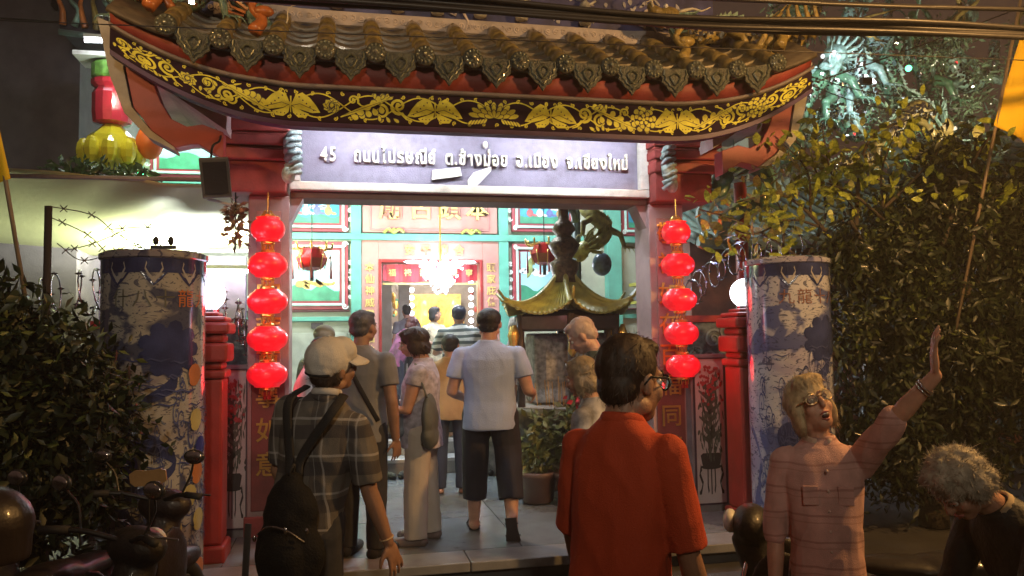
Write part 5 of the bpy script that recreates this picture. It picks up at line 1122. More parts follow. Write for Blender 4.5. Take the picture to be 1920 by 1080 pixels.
cable((2.62, -.45, 3.78), (6.0, 1.5, 4.35), .12, .005, 'slack wire leaving the gilded roof tip, upper of two')
cable((2.62, -.45, 3.72), (6.0, 1.5, 4.2), .16, .005, 'slack wire leaving the gilded roof tip, lower of two')

# ================================================================== FLAGS
YEL = M('flag_yellow', (.85, .56, .01), rough=.7, var=.06, scale=3, bump=.3, bscale=200)
def flag(name, pole0, pole1, quad, label, seed):
    e = empty('flag', pole0, 0, label, 'flag', 'yellow flags on slanting poles'); o_ = Vector(pole0)
    m = MB(); m.tube([(0, 0, 0), Vector(pole1)-o_], .013, 8); m.build('pole', M('bamboo', (.20, .15, .10), rough=.5), e, smooth=True)
    nx_, ny_ = 26, 34; V = []
    a, b, c, d = [Vector(q)-o_ for q in quad]
    for j in range(ny_+1):
        for i in range(nx_+1):
            u, v = i/nx_, j/ny_; p = a.lerp(b, u).lerp(d.lerp(c, u), v); p.y += .035*sin(u*11+v*2.5+seed)*(.3+u*.7)+.02*sin(u*23+seed); p.z += .03*sin(u*7+seed)*v; V.append(p)
    F = [(j*(nx_+1)+i, j*(nx_+1)+i+1, (j+1)*(nx_+1)+i+1, (j+1)*(nx_+1)+i) for j in range(ny_) for i in range(nx_)]
    me = np_mesh('cloth', V, F); me.polygons.foreach_set('use_smooth', [True]*len(me.polygons)); o = obj('cloth', me, YEL, e); o.modifiers.new('s', 'SOLIDIFY').thickness = .003
flag('flag', (3.60, -.95, 1.6), (4.45, -.95, 4.6), [(4.42, -.97, 4.15), (5.4, -.97, 4.3), (5.4, -.97, 2.5), (4.04, -.97, 3.22)], 'bright yellow flag on a slanting pole against the dense tree', 1.3)
flag('flag', (-2.84, -1.2, 1.75), (-3.09, -1.2, 3.2), [(-3.04, -1.22, 3.04), (-3.8, -1.2, 3.1), (-3.7, -1.2, 2.42), (-2.95, -1.2, 2.60)], 'orange yellow flag on a pole at the edge beside the dark building', 4.1)

# ================================================================== PEOPLE
def limb(mb, pts, rad, n=10):
    mb.tube(pts, rad, n)
    for p, r in zip(pts, rad): mb.ball(p, r*.995, 10, 7)
def loft(mb, secs, n=22, e=2.3):
    """secs: (centre, half width vector, half depth vector)"""
    vs = []
    for c, a, b in secs:
        for k in range(n):
            t = 2*pi*k/n; ct, st_ = cos(t), sin(t); x = math.copysign(abs(ct)**(2/e), ct); y = math.copysign(abs(st_)**(2/e), st_); vs.append(c+a*x+b*y)
    m = len(secs); mb.add(vs, [(i*n+k, i*n+(k+1) % n, (i+1)*n+(k+1) % n, (i+1)*n+k) for i in range(m-1) for k in range(n)]+[tuple(reversed(range(n))), tuple((m-1)*n+k for k in range(n))])
def hand(mb, wrist, d, palm_n, side, s=1, curl=.4, spread=.18):
    """palm, four unequal fingers and a thumb; d = direction of the hand, palm_n = palm normal, side = +1/-1 thumb side"""
    d = d.normalized(); palm_n = (palm_n-d*palm_n.dot(d)).normalized(); w = d.cross(palm_n)*side
    R = Matrix((w, palm_n, d)).transposed(); c = wrist+d*.048*s
    mb.ball(c, (.040*s, .016*s, .052*s), 12, 8, R)
    for i, (o_, ln) in enumerate(((-.031, .060), (-.011, .074), (.010, .080), (.030, .070))):
        p = wrist+d*.080*s+w*o_*s*.95; a = p+(d+w*o_*7+palm_n*curl*.3).normalized()*ln*.45*s; b = a+(d+w*o_*6+palm_n*curl).normalized()*ln*.33*s; e_ = b+(d+palm_n*curl*1.9).normalized()*ln*.28*s
        limb(mb, [p-d*.02*s, p, a, b, e_], [.0095*s, .0092*s, .0085*s, .0078*s, .0066*s], 8)
    t0 = wrist+d*.028*s+w*.030*s; t1 = t0+(d*.6+w*.75+palm_n*.25).normalized()*.038*s; t2 = t1+(d*.9+w*.35+palm_n*.3).normalized()*.03*s
    limb(mb, [wrist+d*.02*s, t0, t1, t2], [.012*s, .012*s, .0105*s, .008*s], 8)
HAIRB = M('hair_brown', (.030, .015, .009), rough=.62, var=.5, scale=40); HAIRD = M('hair_black', (.010, .009, .009), rough=.6, var=.4, scale=40)
HAIRG = M('hair_grey', (.42, .38, .30), rough=.75, var=.35, scale=30); HAIRBL = M('hair_blond', (.42, .32, .18), rough=.65, var=.35, scale=30); HAIRS = M('hair_steel', (.08, .08, .095), rough=.5, var=.5, scale=30)
def strands(name, me, n, L, wid, mat, parent, down, curl=.2, lift=.25, seed=1):
    rs = np.random.RandomState(seed); nv = len(me.vertices); co_ = np.empty(nv*3); me.vertices.foreach_get('co', co_); co_ = co_.reshape(-1, 3); no = np.empty(nv*3); me.vertices.foreach_get('normal', no); no = no.reshape(-1, 3)
    i = rs.randint(0, nv, n); p = co_[i]-no[i]*.003; nn = no[i]; dn = np.array(down)[None]; t = dn-nn*(nn@np.array(down))[:, None]; t += rs.normal(size=(n, 3))*curl; t -= nn*(t*nn).sum(1)[:, None]*.8; t /= np.linalg.norm(t, axis=1)[:, None]+1e-6
    s = np.cross(t, nn); l = L*(.5+rs.rand(n))[:, None]; bend = rs.normal(size=(n, 3))*curl*.5; w = wid*(.5+rs.rand(n))[:, None]
    P0 = p; P1 = p+t*l*.35+nn*l*lift*.5; P2 = P1+(t*.5+bend)*l*.6+nn*l*lift*.1; P3 = P2+(t*.6+bend*2-nn*.15)*l*.4
    V = np.stack([P0-s*w, P0+s*w, P1-s*w, P1+s*w, P2-s*w*.8, P2+s*w*.8, P3], 1).reshape(-1, 3); b = np.arange(n)[:, None]*7
    F3 = np.concatenate([b+[0, 1, 3], b+[0, 3, 2], b+[2, 3, 5], b+[2, 5, 4], b+[4, 5, 6]]); return obj(name, np_mesh(name, V, F3), mat, parent)
def person(label, loc, rz, H, top, bottom, hair=('short', HAIRD), lean=0, roll=0, twist=0, turn=0, pitch=0, tilt=0, armL=None, armR=None, legs=None, skin=SKIN, vox=.011, sleeve=.55, hem=.47, build=1, pants='long', shoes=None, face=True, amp=.006, group=None, open_mouth=False, collar=False, flare=0, hand_s=1, head_s=1, wide=1):
    e = empty('person', loc, radians(rz), label, 'person', group); e.scale = (wide, wide, 1)
    X = Vector((1, 0, 0)); Y = Vector((0, 1, 0)); P = Vector((0, 0, .53*H)); Lm = Matrix.Rotation(radians(twist), 3, 'Z')@Matrix.Rotation(radians(-lean), 3, 'X')@Matrix.Rotation(radians(roll), 3, 'Y')
    U = lambda x, y, z: P+Lm@Vector((x*H, y*H, (z-.53)*H))
    Winv = (Matrix.Translation(Vector(loc))@Matrix.Rotation(radians(rz), 4, 'Z')@Matrix.Diagonal((wide, wide, 1, 1))).inverted()
    Hm = Lm@Matrix.Rotation(radians(turn), 3, 'Z')@Matrix.Rotation(radians(pitch), 3, 'X')@Matrix.Rotation(radians(tilt), 3, 'Y'); hs = H/1.7*head_s
    nb = U(0, -.008, .835); hc = U(0, .008, .872-.10*max(0, head_s-1))+Hm@Vector((0, .012, .095))*hs
    h = lambda x, y, z: hc+Hm@Vector((x, y, z))*hs
    B = MB()
    B.ball(h(0, -.014, .022), (.073*hs, .091*hs, .084*hs), 18, 12, Hm); B.ball(h(0, .022, -.035), (.060*hs, .064*hs, .070*hs), 16, 10, Hm)
    B.ball(h(0, .052, -.080), (.034*hs, .030*hs, .026*hs), 12, 8, Hm); B.tube([h(0, .084, .012), h(0, .104, -.028)], [.008*hs, .014*hs], 8); B.ball(h(0, .099, -.030), .0135*hs, 8, 6)
    for s in (-1, 1):
        B.ball(h(s*.073, -.004, -.012), (.011*hs, .019*hs, .031*hs), 10, 7, Hm); B.ball(h(s*.034, .056, -.030), (.026*hs, .026*hs, .026*hs), 10, 7, Hm); B.tube([h(s*.010, .080, .020), h(s*.048, .066, .018)], .0095*hs, 7)
        B.ball(h(s*.050, .0, -.068), (.016*hs, .032*hs, .022*hs), 10, 7, Hm)
    B.ball(h(0, .078, -.060), (.024*hs, .013*hs, .010*hs), 10, 6, Hm)
    limb(B, [nb, h(0, -.018, -.045)], [.053*hs, .050*hs], 14)
    bw = build
    loft(B, [(U(0, 0, .50), Lm@X*.085*H*bw, Lm@Y*.06*H*bw), (U(0, .004, .60), Lm@X*.078*H*bw, Lm@Y*.058*H*bw), (U(0, .0, .72), Lm@X*.095*H, Lm@Y*.062*H), (U(0, -.004, .80), Lm@X*.085*H, Lm@Y*.05*H), (U(0, -.006, .835), Lm@X*.045*H, Lm@Y*.035*H)])
    arms = {}
    for s, spec in ((-1, armL), (1, armR)):
        sh = U(s*.104, -.004, .788)
        if spec is None: spec = ((s*.16, -.04, -1), (s*.04, .20, -1))
        if spec[0] == 'w':
            el = Winv@Vector(spec[1]); wr = Winv@Vector(spec[2])
            ed = (el-sh); el = sh+ed.normalized()*.172*H; wr = el+(wr-el).normalized()*.150*H
        else: el = sh+(Lm@Vector(spec[0]) if False else Vector(spec[0])).normalized()*.172*H; wr = el+Vector(spec[1]).normalized()*.150*H
        arms[s] = (sh, el, wr); mid = el.lerp(wr, .3)
        limb(B, [sh, sh.lerp(el, .5), el, mid, wr], [.030*H, .027*H, .0225*H, .0235*H, .0155*H], 12)
        d = (wr-el).normalized(); d = (Winv.to_3x3()@Vector(spec[5])).normalized() if len(spec) > 5 else d; pn = Vector(spec[3]) if len(spec) > 3 else Vector((-s, .3, 0)); hand(B, wr, d, pn, spec[4] if len(spec) > 4 else -1 if s > 0 else 1, hand_s*hs, curl=.35)
    feet = []
    legs = legs or (((-.03, .0, -1), (-.01, -.02, -1), 8), ((.03, .02, -1), (.01, -.02, -1), -8)); LG = {}
    for s, (td, sd, fy) in zip((-1, 1), legs):
        hp = P+Vector((s*.050*H, 0, -.01*H)); kn = hp+Vector(td).normalized()*.245*H; an = kn+Vector(sd).normalized()*.238*H; LG[s] = (hp, kn, an)
        limb(B, [hp, kn, kn.lerp(an, .3), an], [.046*H, .034*H, .033*H, .020*H], 12)
        fd = Matrix.Rotation(radians(fy), 3, 'Z')@Vector((0, 1, 0)); tip = Vector(sd).normalized(); dn = Vector((0, 0, -1)) if abs(tip.y) < .35 else (tip*.5+Vector((0, .0, -1))*.5)
        if abs(tip.y) >= .35: fd = (fd*.35+Vector((0, -.15, -1))).normalized()
        else: fd = (fd+Vector((0, 0, -.14))).normalized()
        to = an+fd*.105*H; limb(B, [an+fd*(-.018*H)+Vector((0, 0, -.020*H if abs(tip.y) < .35 else 0)), an+Vector((0, 0, -.015*H)), to+Vector((0, 0, -.006*H if abs(tip.y) < .35 else 0))], [.019*H, .022*H, .016*H], 10); feet.append((an, to, fd))
    skinme = remesh(B, 'body', vox, 1); obj('body', skinme, skin, e)
    # shirt
    if top:
        S = MB(); hz = hem; k = 1.0
        xx = Lm@X; yy = Lm@Y
        secs = [(U(0, -.002, hz), .101*H*bw, .082*H*bw), (U(0, .001, .53), .099*H*bw, .080*H*bw), (U(0, .003, .58), .096*H*bw, .075*H*bw), (U(0, .004, .64), .095*H*max(bw, .97), .074*H*bw), (U(0, .0, .73), .107*H, .073*H*max(1, bw*.95)), (U(0, -.004, .765), .108*H, .066*H), (U(0, -.006, .796), .103*H, .056*H), (U(0, -.008, .818), .080*H, .048*H), (U(0, -.009, .838), .050*H, .040*H), (U(0, -.009, .852), .038*H, .037*H)]
        loft(S, [(c, xx*a, yy*b) for c, a, b in secs], 24)
        for s in (-1, 1):
            sh, el, wr = arms[s]; T_ = [U(s*.070, -.005, .796), sh]; r = [.032*H, .037*H]
            if sleeve <= 1: T_ += [sh.lerp(el, sleeve*.5), sh.lerp(el, sleeve)]; r += [.039*H, .038*H]
            else: T_ += [sh.lerp(el, .6), el, el.lerp(wr, min(.98, sleeve-1))]; r += [.036*H, .031*H, .026*H]
            S.tube(T_, r, 14); S.ball(T_[1], .0365*H, 12, 8)
            if sleeve > 1: S.ball(el, .031*H, 10, 7)
        sm_ = remesh(S, 'shirt', vox*.9, 7 if vox < .008 else 3, amp, 8, (1, 1, .55)); sh_o = obj('shirt', sm_, top, e)
        if collar:
            m = MB(); c1 = U(0, -.008, .846); pts = [c1+Lm@Vector((cos(a)*.038*H, sin(a)*.037*H, -.012*H*sin(a)-.004)) for a in np.linspace(-.5*pi+.25, 1.5*pi-.25, 15)] if False else [c1+Lm@Vector((cos(a)*.040*H, sin(a)*.038*H, -.014*H*max(0, sin(a)))) for a in np.linspace(.62*pi, 2.38*pi, 17)]
            m.tube(pts, .011*H, 8, flat=.45, side=Lm@Vector((0, 0, 1))); m.build('collar', collar if not isinstance(collar, bool) else top, e, smooth=True)
    if bottom:
        S = MB(); loft(S, [(P+Vector((0, 0, -.055*H)), X*.098*H*bw, Y*.070*H*bw), (P, X*.094*H*bw, Y*.068*H*bw), (P+Lm@Vector((0, 0, .05*H)), X*.086*H*bw, Y*.060*H*bw)], 20)
        for s in (-1, 1):
            hp, kn, an = LG[s]
            if pants == 'long': pp, rr_ = [hp, kn, an+(an-kn).normalized()*.004*H], [.054*H*bw, (.042+.5*flare)*H, (.036+flare)*H]
            else: pp, rr_ = [hp, hp.lerp(kn, .6), kn.lerp(an, pants)], [.056*H*bw, .052*H, .046*H]
            S.tube(pp, rr_, 14)
            for p, r in list(zip(pp, rr_))[:-1]: S.ball(p, r, 12, 8)
        obj('trousers', remesh(S, 'trousers', vox, 2, amp*.8, 9, (1, 1, .6)), bottom, e)
    if shoes:
        for an, to, fd in feet:
            m = MB(); d = fd; a = an-d*.022*H+Vector((0, 0, -.030*H)) if abs(fd.z) < .4 else an-d*.0*H; b = to+d*.012*H+Vector((0, 0, -.012*H if abs(fd.z) < .4 else 0)); up = Vector((0, 0, 1)) if abs(fd.z) < .4 else Vector((0, 1, 0)); sd_ = d.cross(up).normalized()
            if abs(fd.z) >= .4: a = an-d*.03*H-up*.028*H; b = to-up*.02*H
            if shoes[0] == 'sandal':
                pts = [a, a.lerp(b, .35), a.lerp(b, .75), b]; ws = [.020*H, .020*H, .026*H, .017*H]; vs = [p+sd_*w*q+up*u for p, w in zip(pts, ws) for q, u in ((-1, -.012), (1, -.012), (1, .004), (-1, .004))]
                m.add(vs, [(i*4+k, i*4+(k+1) % 4, i*4+4+(k+1) % 4, i*4+4+k) for i in range(3) for k in range(4)]+[(3, 2, 1, 0), (12, 13, 14, 15)])
                q = a.lerp(b, .6); m.tube([q-sd_*.025*H, q+up*.030*H-sd_*.01*H, q+up*.030*H+sd_*.01*H, q+sd_*.025*H], .006, 6); q = a.lerp(b, .2); m.tube([q-sd_*.022*H, q+up*.045*H, q+sd_*.022*H], .005, 6)
            else:
                m.tube([a+up*.012, a.lerp(b, .5)+up*.010, b+up*.004], [.026*H, .026*H, .021*H], 10); m.ball(b+up*.004, .021*H, 10, 7); m.ball(a+up*.012, .026*H, 10, 7)
            m.build('shoe', shoes[1], e, bevel=0, smooth=shoes[0] != 'sandal')
    # hair
    kind, hm_ = hair; Hr = MB(); dn = tuple(Hm@Vector((0, -.15, -1)))
    if kind == 'bald':
        pass
    else:
        if kind == 'nape': pr = [((0, -.050, -.030), (.070, .050, .050)), ((.062, -.02, -.02), (.018, .03, .04)), ((-.062, -.02, -.02), (.018, .03, .04))]
        if kind == 'short': pr = [((0, -.022, .034), (.081, .094, .086)), ((0, -.050, -.020), (.068, .056, .056)), ((0, .030, .085), (.058, .048, .026))]
        elif kind == 'full': pr = [((0, -.020, .040), (.090, .102, .094)), ((0, -.050, -.030), (.078, .062, .068)), ((0, .038, .092), (.062, .050, .032)), ((.068, -.01, -.005), (.022, .04, .05)), ((-.068, -.01, -.005), (.022, .04, .05))]
        elif kind == 'bob': pr = [((0, -.020, .038), (.088, .100, .090)), ((0, -.045, -.045), (.085, .066, .075)), ((.070, -.004, -.035), (.022, .045, .065)), ((-.070, -.004, -.035), (.022, .045, .065)), ((0, .035, .085), (.064, .045, .032))]
        elif kind == 'curly': pr = [((0, -.018, .045), (.100, .108, .096)), ((0, -.060, -.02), (.088, .062, .070)), ((.078, -.01, .0), (.028, .05, .055)), ((-.078, -.01, .0), (.028, .05, .055)), ((0, .045, .088), (.072, .046, .036))]
        elif kind == 'swept': pr = [((0, -.020, .040), (.090, .100, .090)), ((0, -.050, -.030), (.080, .062, .070)), ((.075, -.005, -.02), (.022, .045, .07)), ((-.075, -.005, -.02), (.022, .045, .07)), ((0, .050, .080), (.070, .038, .034))]
        for c, r in pr: Hr.ball(h(*c), tuple(q*hs for q in r), 16, 11, Hm)
        near = vox < .008
        hme = remesh(Hr, 'hair', max(.006, vox*.8), 2, .009 if kind == 'curly' else .005 if kind == 'swept' else .003, 38 if kind == 'curly' else 22); ho = obj('hair', hme, hm_, e)
        n_s = (15000 if kind == 'curly' else 3600) if near else 700
        strands('hair_strands', hme, n_s, {'curly': .011, 'bob': .05, 'swept': .034}.get(kind, .026)*hs, .0009 if near else .0025, hm_, e, dn, {'curly': 1.2, 'swept': .28}.get(kind, .30), .25 if kind == 'curly' else .10, seed=int(H*1000)+len(bpy.data.objects) % 97)
    if face:
        for s in (-1, 1):
            m = MB(); m.ball(h(s*.031, .0745, -.001), .0105*hs, 12, 8); m.build('eye', M('eye_white', (.65, .62, .58), rough=.2), e, smooth=True)
            m = MB(); m.ball(h(s*.031, .081, -.001), (.0055*hs, .0052*hs, .0055*hs), 8, 6, Hm); m.build('iris', M('iris_dark', (.03, .02, .015), rough=.1), e, smooth=True)
            m = MB(); m.tube([h(s*.016, .090, .022), h(s*.033, .086, .028), h(s*.050, .072, .020)], [.003*hs, .004*hs, .002*hs], 6); m.build('eyebrow', hm_ if kind != 'bald' else HAIRG, e)
            m = MB(); m.tube([h(s*.019, .083, .006), h(s*.031, .087, .010), h(s*.044, .078, .004)], .0032*hs, 6); m.build('eyelid', skin, e, smooth=True)
        m = MB(); m.tube([h(-.022, .080, -.058), h(-.008, .092, -.0545), h(0, .091, -.056), h(.008, .092, -.0545), h(.022, .080, -.058)], [.002, .0045*hs, .004*hs, .0045*hs, .002], 7); m.tube([h(-.020, .079, -.062-(.012 if open_mouth else 0)), h(0, .090, -.068-(.016 if open_mouth else 0)), h(.020, .079, -.062-(.012 if open_mouth else 0))], [.002, .005*hs, .002], 7); m.build('lips', M('lips', (.40, .12, .10), rough=.4), e, smooth=True)
        if open_mouth:
            m = MB(); m.ball(h(0, .080, -.066), (.018*hs, .010*hs, .011*hs), 12, 7, Hm); m.build('mouth', M('mouth_dark', (.05, .012, .012), rough=.5), e, smooth=True)
            m = MB(); m.ball(h(0, .086, -.0605), (.014*hs, .005*hs, .004*hs), 10, 5, Hm); m.build('teeth', M('teeth', (.7, .66, .58), rough=.2), e, smooth=True)
    INFO = dict(e=e, h=h, U=U, Hm=Hm, Lm=Lm, hs=hs, arms=arms, H=H); return INFO
def glasses(I, mat, r=.026):
    h = I['h']; hs = I['hs']; m = MB()
    for s in (-1, 1):
        m.tube([h(s*.034+r*cos(a), .100-.012*abs(cos(a)), .0+r*.75*sin(a)) for a in np.linspace(0, 2*pi, 17)], .0028*hs, 6, cap=False); m.tube([h(s*.058, .088, .006), h(s*.080, .05, .008), h(s*.083, -.005, .006), h(s*.080, -.025, -.015)], .0028*hs, 6)
    m.tube([h(-.010, .104, .006), h(.010, .104, .006)], .0026, 6); m.build('glasses_frame', mat, I['e'], smooth=True)
    for s in (-1, 1): m = MB(); m.ball(h(s*.034, .099, 0), (r*.95*hs, .002, r*.72*hs), 14, 6, I['Hm']); m.build('lens', M('spectacle_lens', (.9, .9, .9), rough=.02, trans=.9, var=0, bump=0), I['e'], smooth=True)

# the man in the white cap with the backpack
PLAID = bands_mat('plaid_cotton', (.13, .115, .10), (('Z', .155, .055, .02, (.035, .03, .035), .75), ('X', .13, .05, .03, (.04, .035, .04), .6), ('Z', .155, .010, .10, (.45, .43, .42), .5), ('X', .13, .008, .105, (.42, .40, .40), .5), ('X', .13, .004, .01, (.4, .4, .4), .3)))
I = person('man in a white cap and dark plaid shirt seen from behind with a black backpack', (-1.215, -2.70, 0), -28, 1.635, PLAID, M('trousers_charcoal', (.03, .03, .035), rough=.85), hair=('nape', HAIRB), turn=-30, pitch=14, roll=12, vox=.0065, head_s=1.08,
    armR=('w', (-.945, -2.80, .95), (-.84, -2.76, .66)), armL=((-.25, .1, -1), (.1, .5, -1)), sleeve=.86, hem=.40, build=1.02, collar=True, skin=SKIN2, amp=.009)
h, e, hs, U = I['h'], I['e'], I['hs'], I['U']
m = MB(); R = I['Hm']; m.ball(h(0, -.020, .038), (.090*hs, .106*hs, .092*hs), 22, 14, R); m.ball(h(0, .035, .060), (.078*hs, .072*hs, .062*hs), 16, 10, R); m.ball(h(0, -.045, .01), (.082*hs, .078*hs, .060*hs), 16, 10, R)
capme = remesh(m, 'cap', .006, 2, .0045, 16, post=None); CAPM = M('cap_canvas', (.60, .57, .53), rough=.75, var=.1, bump=.5, bscale=300); 
cp_ = obj('cap', capme, CAPM, e)
m = MB(); vs = []
for j in range(5):
    for i in range(13):
        a = -pi*.40+pi*.80*i/12; rr = 1+.20*j*cos(a)*1.0; vs.append(h(sin(a)*(.088+.004*j), cos(a)*.095+.018*j*max(0.2, cos(a)), .045-.010*j*(.2+.8*cos(a))-.012*abs(sin(a))))
m.add(vs, [(j*13+i, j*13+i+1, j*13+13+i+1, j*13+13+i) for j in range(4) for i in range(12)]); o = m.build('cap_brim', CAPM, e, smooth=True); o.modifiers.new('s', 'SOLIDIFY').thickness = .006
m = MB(); m.tube([h(.088*sin(a), -.014-.104*cos(a), -.012) for a in np.linspace(-1.1, 1.1, 13)], .0055, 8, flat=.5); m.build('cap_strap', BLACKC, e)
m = MB(); m.ball(h(0, -.014, .127), .008); m.build('cap_button', CAPM, e)
# neckerchief-like undershirt collar
m = MB(); c1 = U(0, -.012, .856); m.tube([c1+Vector((cos(a)*.058, sin(a)*.056, -.01*sin(a))) for a in np.linspace(0, 2*pi, 17)], .016, 8, flat=.6); m.build('undershirt_collar', M('undershirt', (.45, .43, .42), rough=.85), e, smooth=True)
def backpack(I, label):
    Lr = I['Lm']; U = I['U']; H = I['H']; rot = Matrix.Rotation(I['e'].rotation_euler.z, 4, 'Z'); org = I['e'].matrix_basis
    W_ = lambda p: (Matrix.Translation(I['e'].location)@Matrix.Rotation(I['e'].rotation_euler.z, 4, 'Z'))@p
    base = W_(U(.055, -.120, .385)); b = empty('backpack', base, I['e'].rotation_euler.z, label, 'backpack'); Bm = MB()
    Bm.ball((0, 0, .13), (.155, .085, .16), 18, 12); Bm.ball((0, .01, .28), (.12, .075, .16), 18, 12); Bm.ball((0, -.05, .12), (.11, .06, .11), 16, 10); Bm.ball((0, .02, .42), (.05, .04, .04))
    obj('bag', remesh(Bm, 'bag', .008, 3, .010, 9), M('bag_black', (.006, .006, .007), rough=.8, spec=.25, var=.4, bump=.5, bscale=120), b)
    for s in (-1, 1):
        m = MB(); sp = (Winv_(b)@W_(U(s*.062, -.088, .82)))
        tp_ = (Winv_(b)@W_(U(s*.055, -.02, .862)))
        m.tube(spline([(s*.02, .03, .44), (s*.03, .05, .52), tuple(Vector(sp)*1), tuple(tp_)], 6), .021, 8, flat=.28, side=(1, 0, 0)); m.build('strap', BLACKC, b, smooth=True)
    m = MB(); m.tube(spline([(0, .02, .44), (.02, 0, .49), (0, -.01, .45)], 4), .008, 6); m.build('grab_loop', BLACKC, b, smooth=True)
    m = MB(); m.tube(spline([(-.10, -.075, .22), (-.03, -.105, .26), (.05, -.105, .25), (.11, -.07, .20)], 4), .004, 5); m.build('zip', CHROME, b)
    for p in ((.115, -.06, .24), (-.12, -.065, .20), (.05, -.11, .25)): m = MB(); m.ball(p, (.008, .006, .014)); m.build('buckle', CHROME, b, smooth=True)
    m = MB(); m.tube([(-.145, -.07, .26), (-.15, -.085, .02)], .016, 8, flat=.2, side=(1, 0, 0)); m.build('side_tag', M('tag_dark', (.05, .045, .045), rough=.5), b)
    for i, chh in enumerate('FASTER'[:6]): pass
    return b
def Winv_(b): return (Matrix.Translation(b.location)@Matrix.Rotation(b.rotation_euler.z, 4, 'Z')).inverted()
backpack(I, 'slack black backpack slung low on the back of the man in the white cap')
m = MB(); wr = I['arms'][1][2]; el = I['arms'][1][1]; d = (wr-el).normalized(); a = d.orthogonal().normalized(); b_ = d.cross(a); c = wr-d*.02
m.tube([c+a*.029*cos(t)+b_*.029*sin(t) for t in np.linspace(0, 2*pi, 15)], .004, 6); m.build('bracelet', M('bracelet_cord', (.5, .35, .2), rough=.6), I['e'], smooth=True)

# the man in orange
ORSH = M('orange_shirt', (.46, .050, .012), rough=.8, var=.08, scale=5, bump=.4, bscale=260)
I = person('man in an orange polo shirt and dark glasses seen from behind, facing the red post', (-.285, -4.09, 0), -52, 1.625, ORSH, M('trousers_dark', (.03, .03, .03), rough=.85), hair=('short', HAIRB), turn=-16, lean=7, vox=.0065, sleeve=.95, hem=.42, build=1.04, wide=.92, head_s=1.22, collar=True, skin=SKIN2, amp=.008,
    armL=((-.22, .15, -1), (-.1, .5, -1)), armR=((.14, .12, -1), (.1, .35, -1)))
glasses(I, M('frame_black', (.015, .015, .015), rough=.25))

# the woman in white trousers
LIL = M('blouse_lilac', (.42, .40, .48), rough=.8, var=.35, scale=26, bump=.3, bscale=200)
I = person('brown haired woman in lilac blouse and cream trousers, side on', (-.50, -.46, .152), 76, 1.545, LIL, M('cream_trousers', (.50, .44, .38), rough=.8, var=.08), hair=('bob', HAIRB), pitch=-14, wide=1.20, vox=.009, sleeve=.35, hem=.44, flare=.009,
    armL=((-.1, .25, -1), (.1, 1, .05)), armR=((.1, .22, -1), (-.15, 1, .1)), shoes=('shoe', M('shoe_taupe', (.16, .12, .11), rough=.6)), legs=(((-.03, .06, -1), (-.01, .0, -1), 6), ((.03, -.05, -1), (.01, -.05, -1), -6)), build=1.0)
b = empty('shoulder_bag', (-.46, -.66, .87), radians(70), 'grey green cloth shoulder bag at the hip of the woman in cream trousers', 'bag')
m = MB(); m.ball((0, 0, .16), (.13, .055, .20), 16, 10); m.ball((0, 0, .06), (.135, .06, .09), 16, 10); obj('bag', remesh(m, 'bag', .009, 2, .010, 8), M('bag_greygreen', (.10, .11, .10), rough=.75, var=.2), b)
m = MB(); m.tube(spline([(-.07, 0, .33), (-.05, .05, .46), (0, .10, .56), (.05, .05, .46), (.07, 0, .33)], 5), .014, 7, flat=.4); m.build('strap', M('bag_greygreen', (.1, .1, .1)), b, smooth=True)
b = empty('handbag', (-.72, -.52, .93), radians(80), 'pale blue grey handbag held in front of the woman in cream trousers', 'bag')
m = MB(); m.ball((0, 0, .10), (.08, .10, .13), 14, 9); m.ball((0, 0, .03), (.09, .11, .06), 14, 9); obj('bag', remesh(m, 'bag', .009, 2, .008, 8), M('bag_bluegrey', (.22, .26, .32), rough=.7), b)
m = MB(); m.tube(spline([(0, -.06, .2), (0, -.03, .3), (0, .04, .3), (0, .07, .2)], 5), .008, 6); m.build('handle', M('bag_bluegrey', (.1, .1, .1)), b, smooth=True)

# the man in the pale blue t-shirt
I = person('black haired man in a pale blue t-shirt and black knee shorts walking in', (.04, -.28, .152), -16, 1.69, M('tshirt_blue', (.36, .43, .62), rough=.85, var=.08, bump=.4, bscale=200), M('shorts_black', (.015, .015, .025), rough=.85), hair=('short', HAIRD), wide=1.20, vox=.0085, sleeve=.62, hem=.455, pants=.58,
    armL=((-.22, -.05, -1), (.15, .85, -.25)), armR=((.26, -.05, -1), (.05, .85, -.15)), legs=(((-.05, .10, -1), (-.02, .0, -1), 10), ((.10, -.05, -1), (.06, -.55, -.9), -12)), shoes=('sandal', M('sandal_dark', (.04, .03, .03), rough=.6)), build=1.02, face=False, amp=.005)
# the person in tan
I = person('black haired person in a tan shirt and blue jeans standing before the stone steps', (-.055, 1.27, .152), -10, 1.50, M('tan_shirt', (.42, .27, .12), rough=.85), M('jeans_blue', (.035, .045, .075), rough=.85, var=.3), hair=('short', HAIRD), wide=1.20, vox=.010, sleeve=.9, hem=.46, armL=((-.2, .25, -1), (.3, 1, -.2)), armR=((.2, .25, -1), (-.3, 1, -.2)), shoes=('sandal', M('sandal_tan', (.15, .09, .04), rough=.6)), build=.95, face=False)
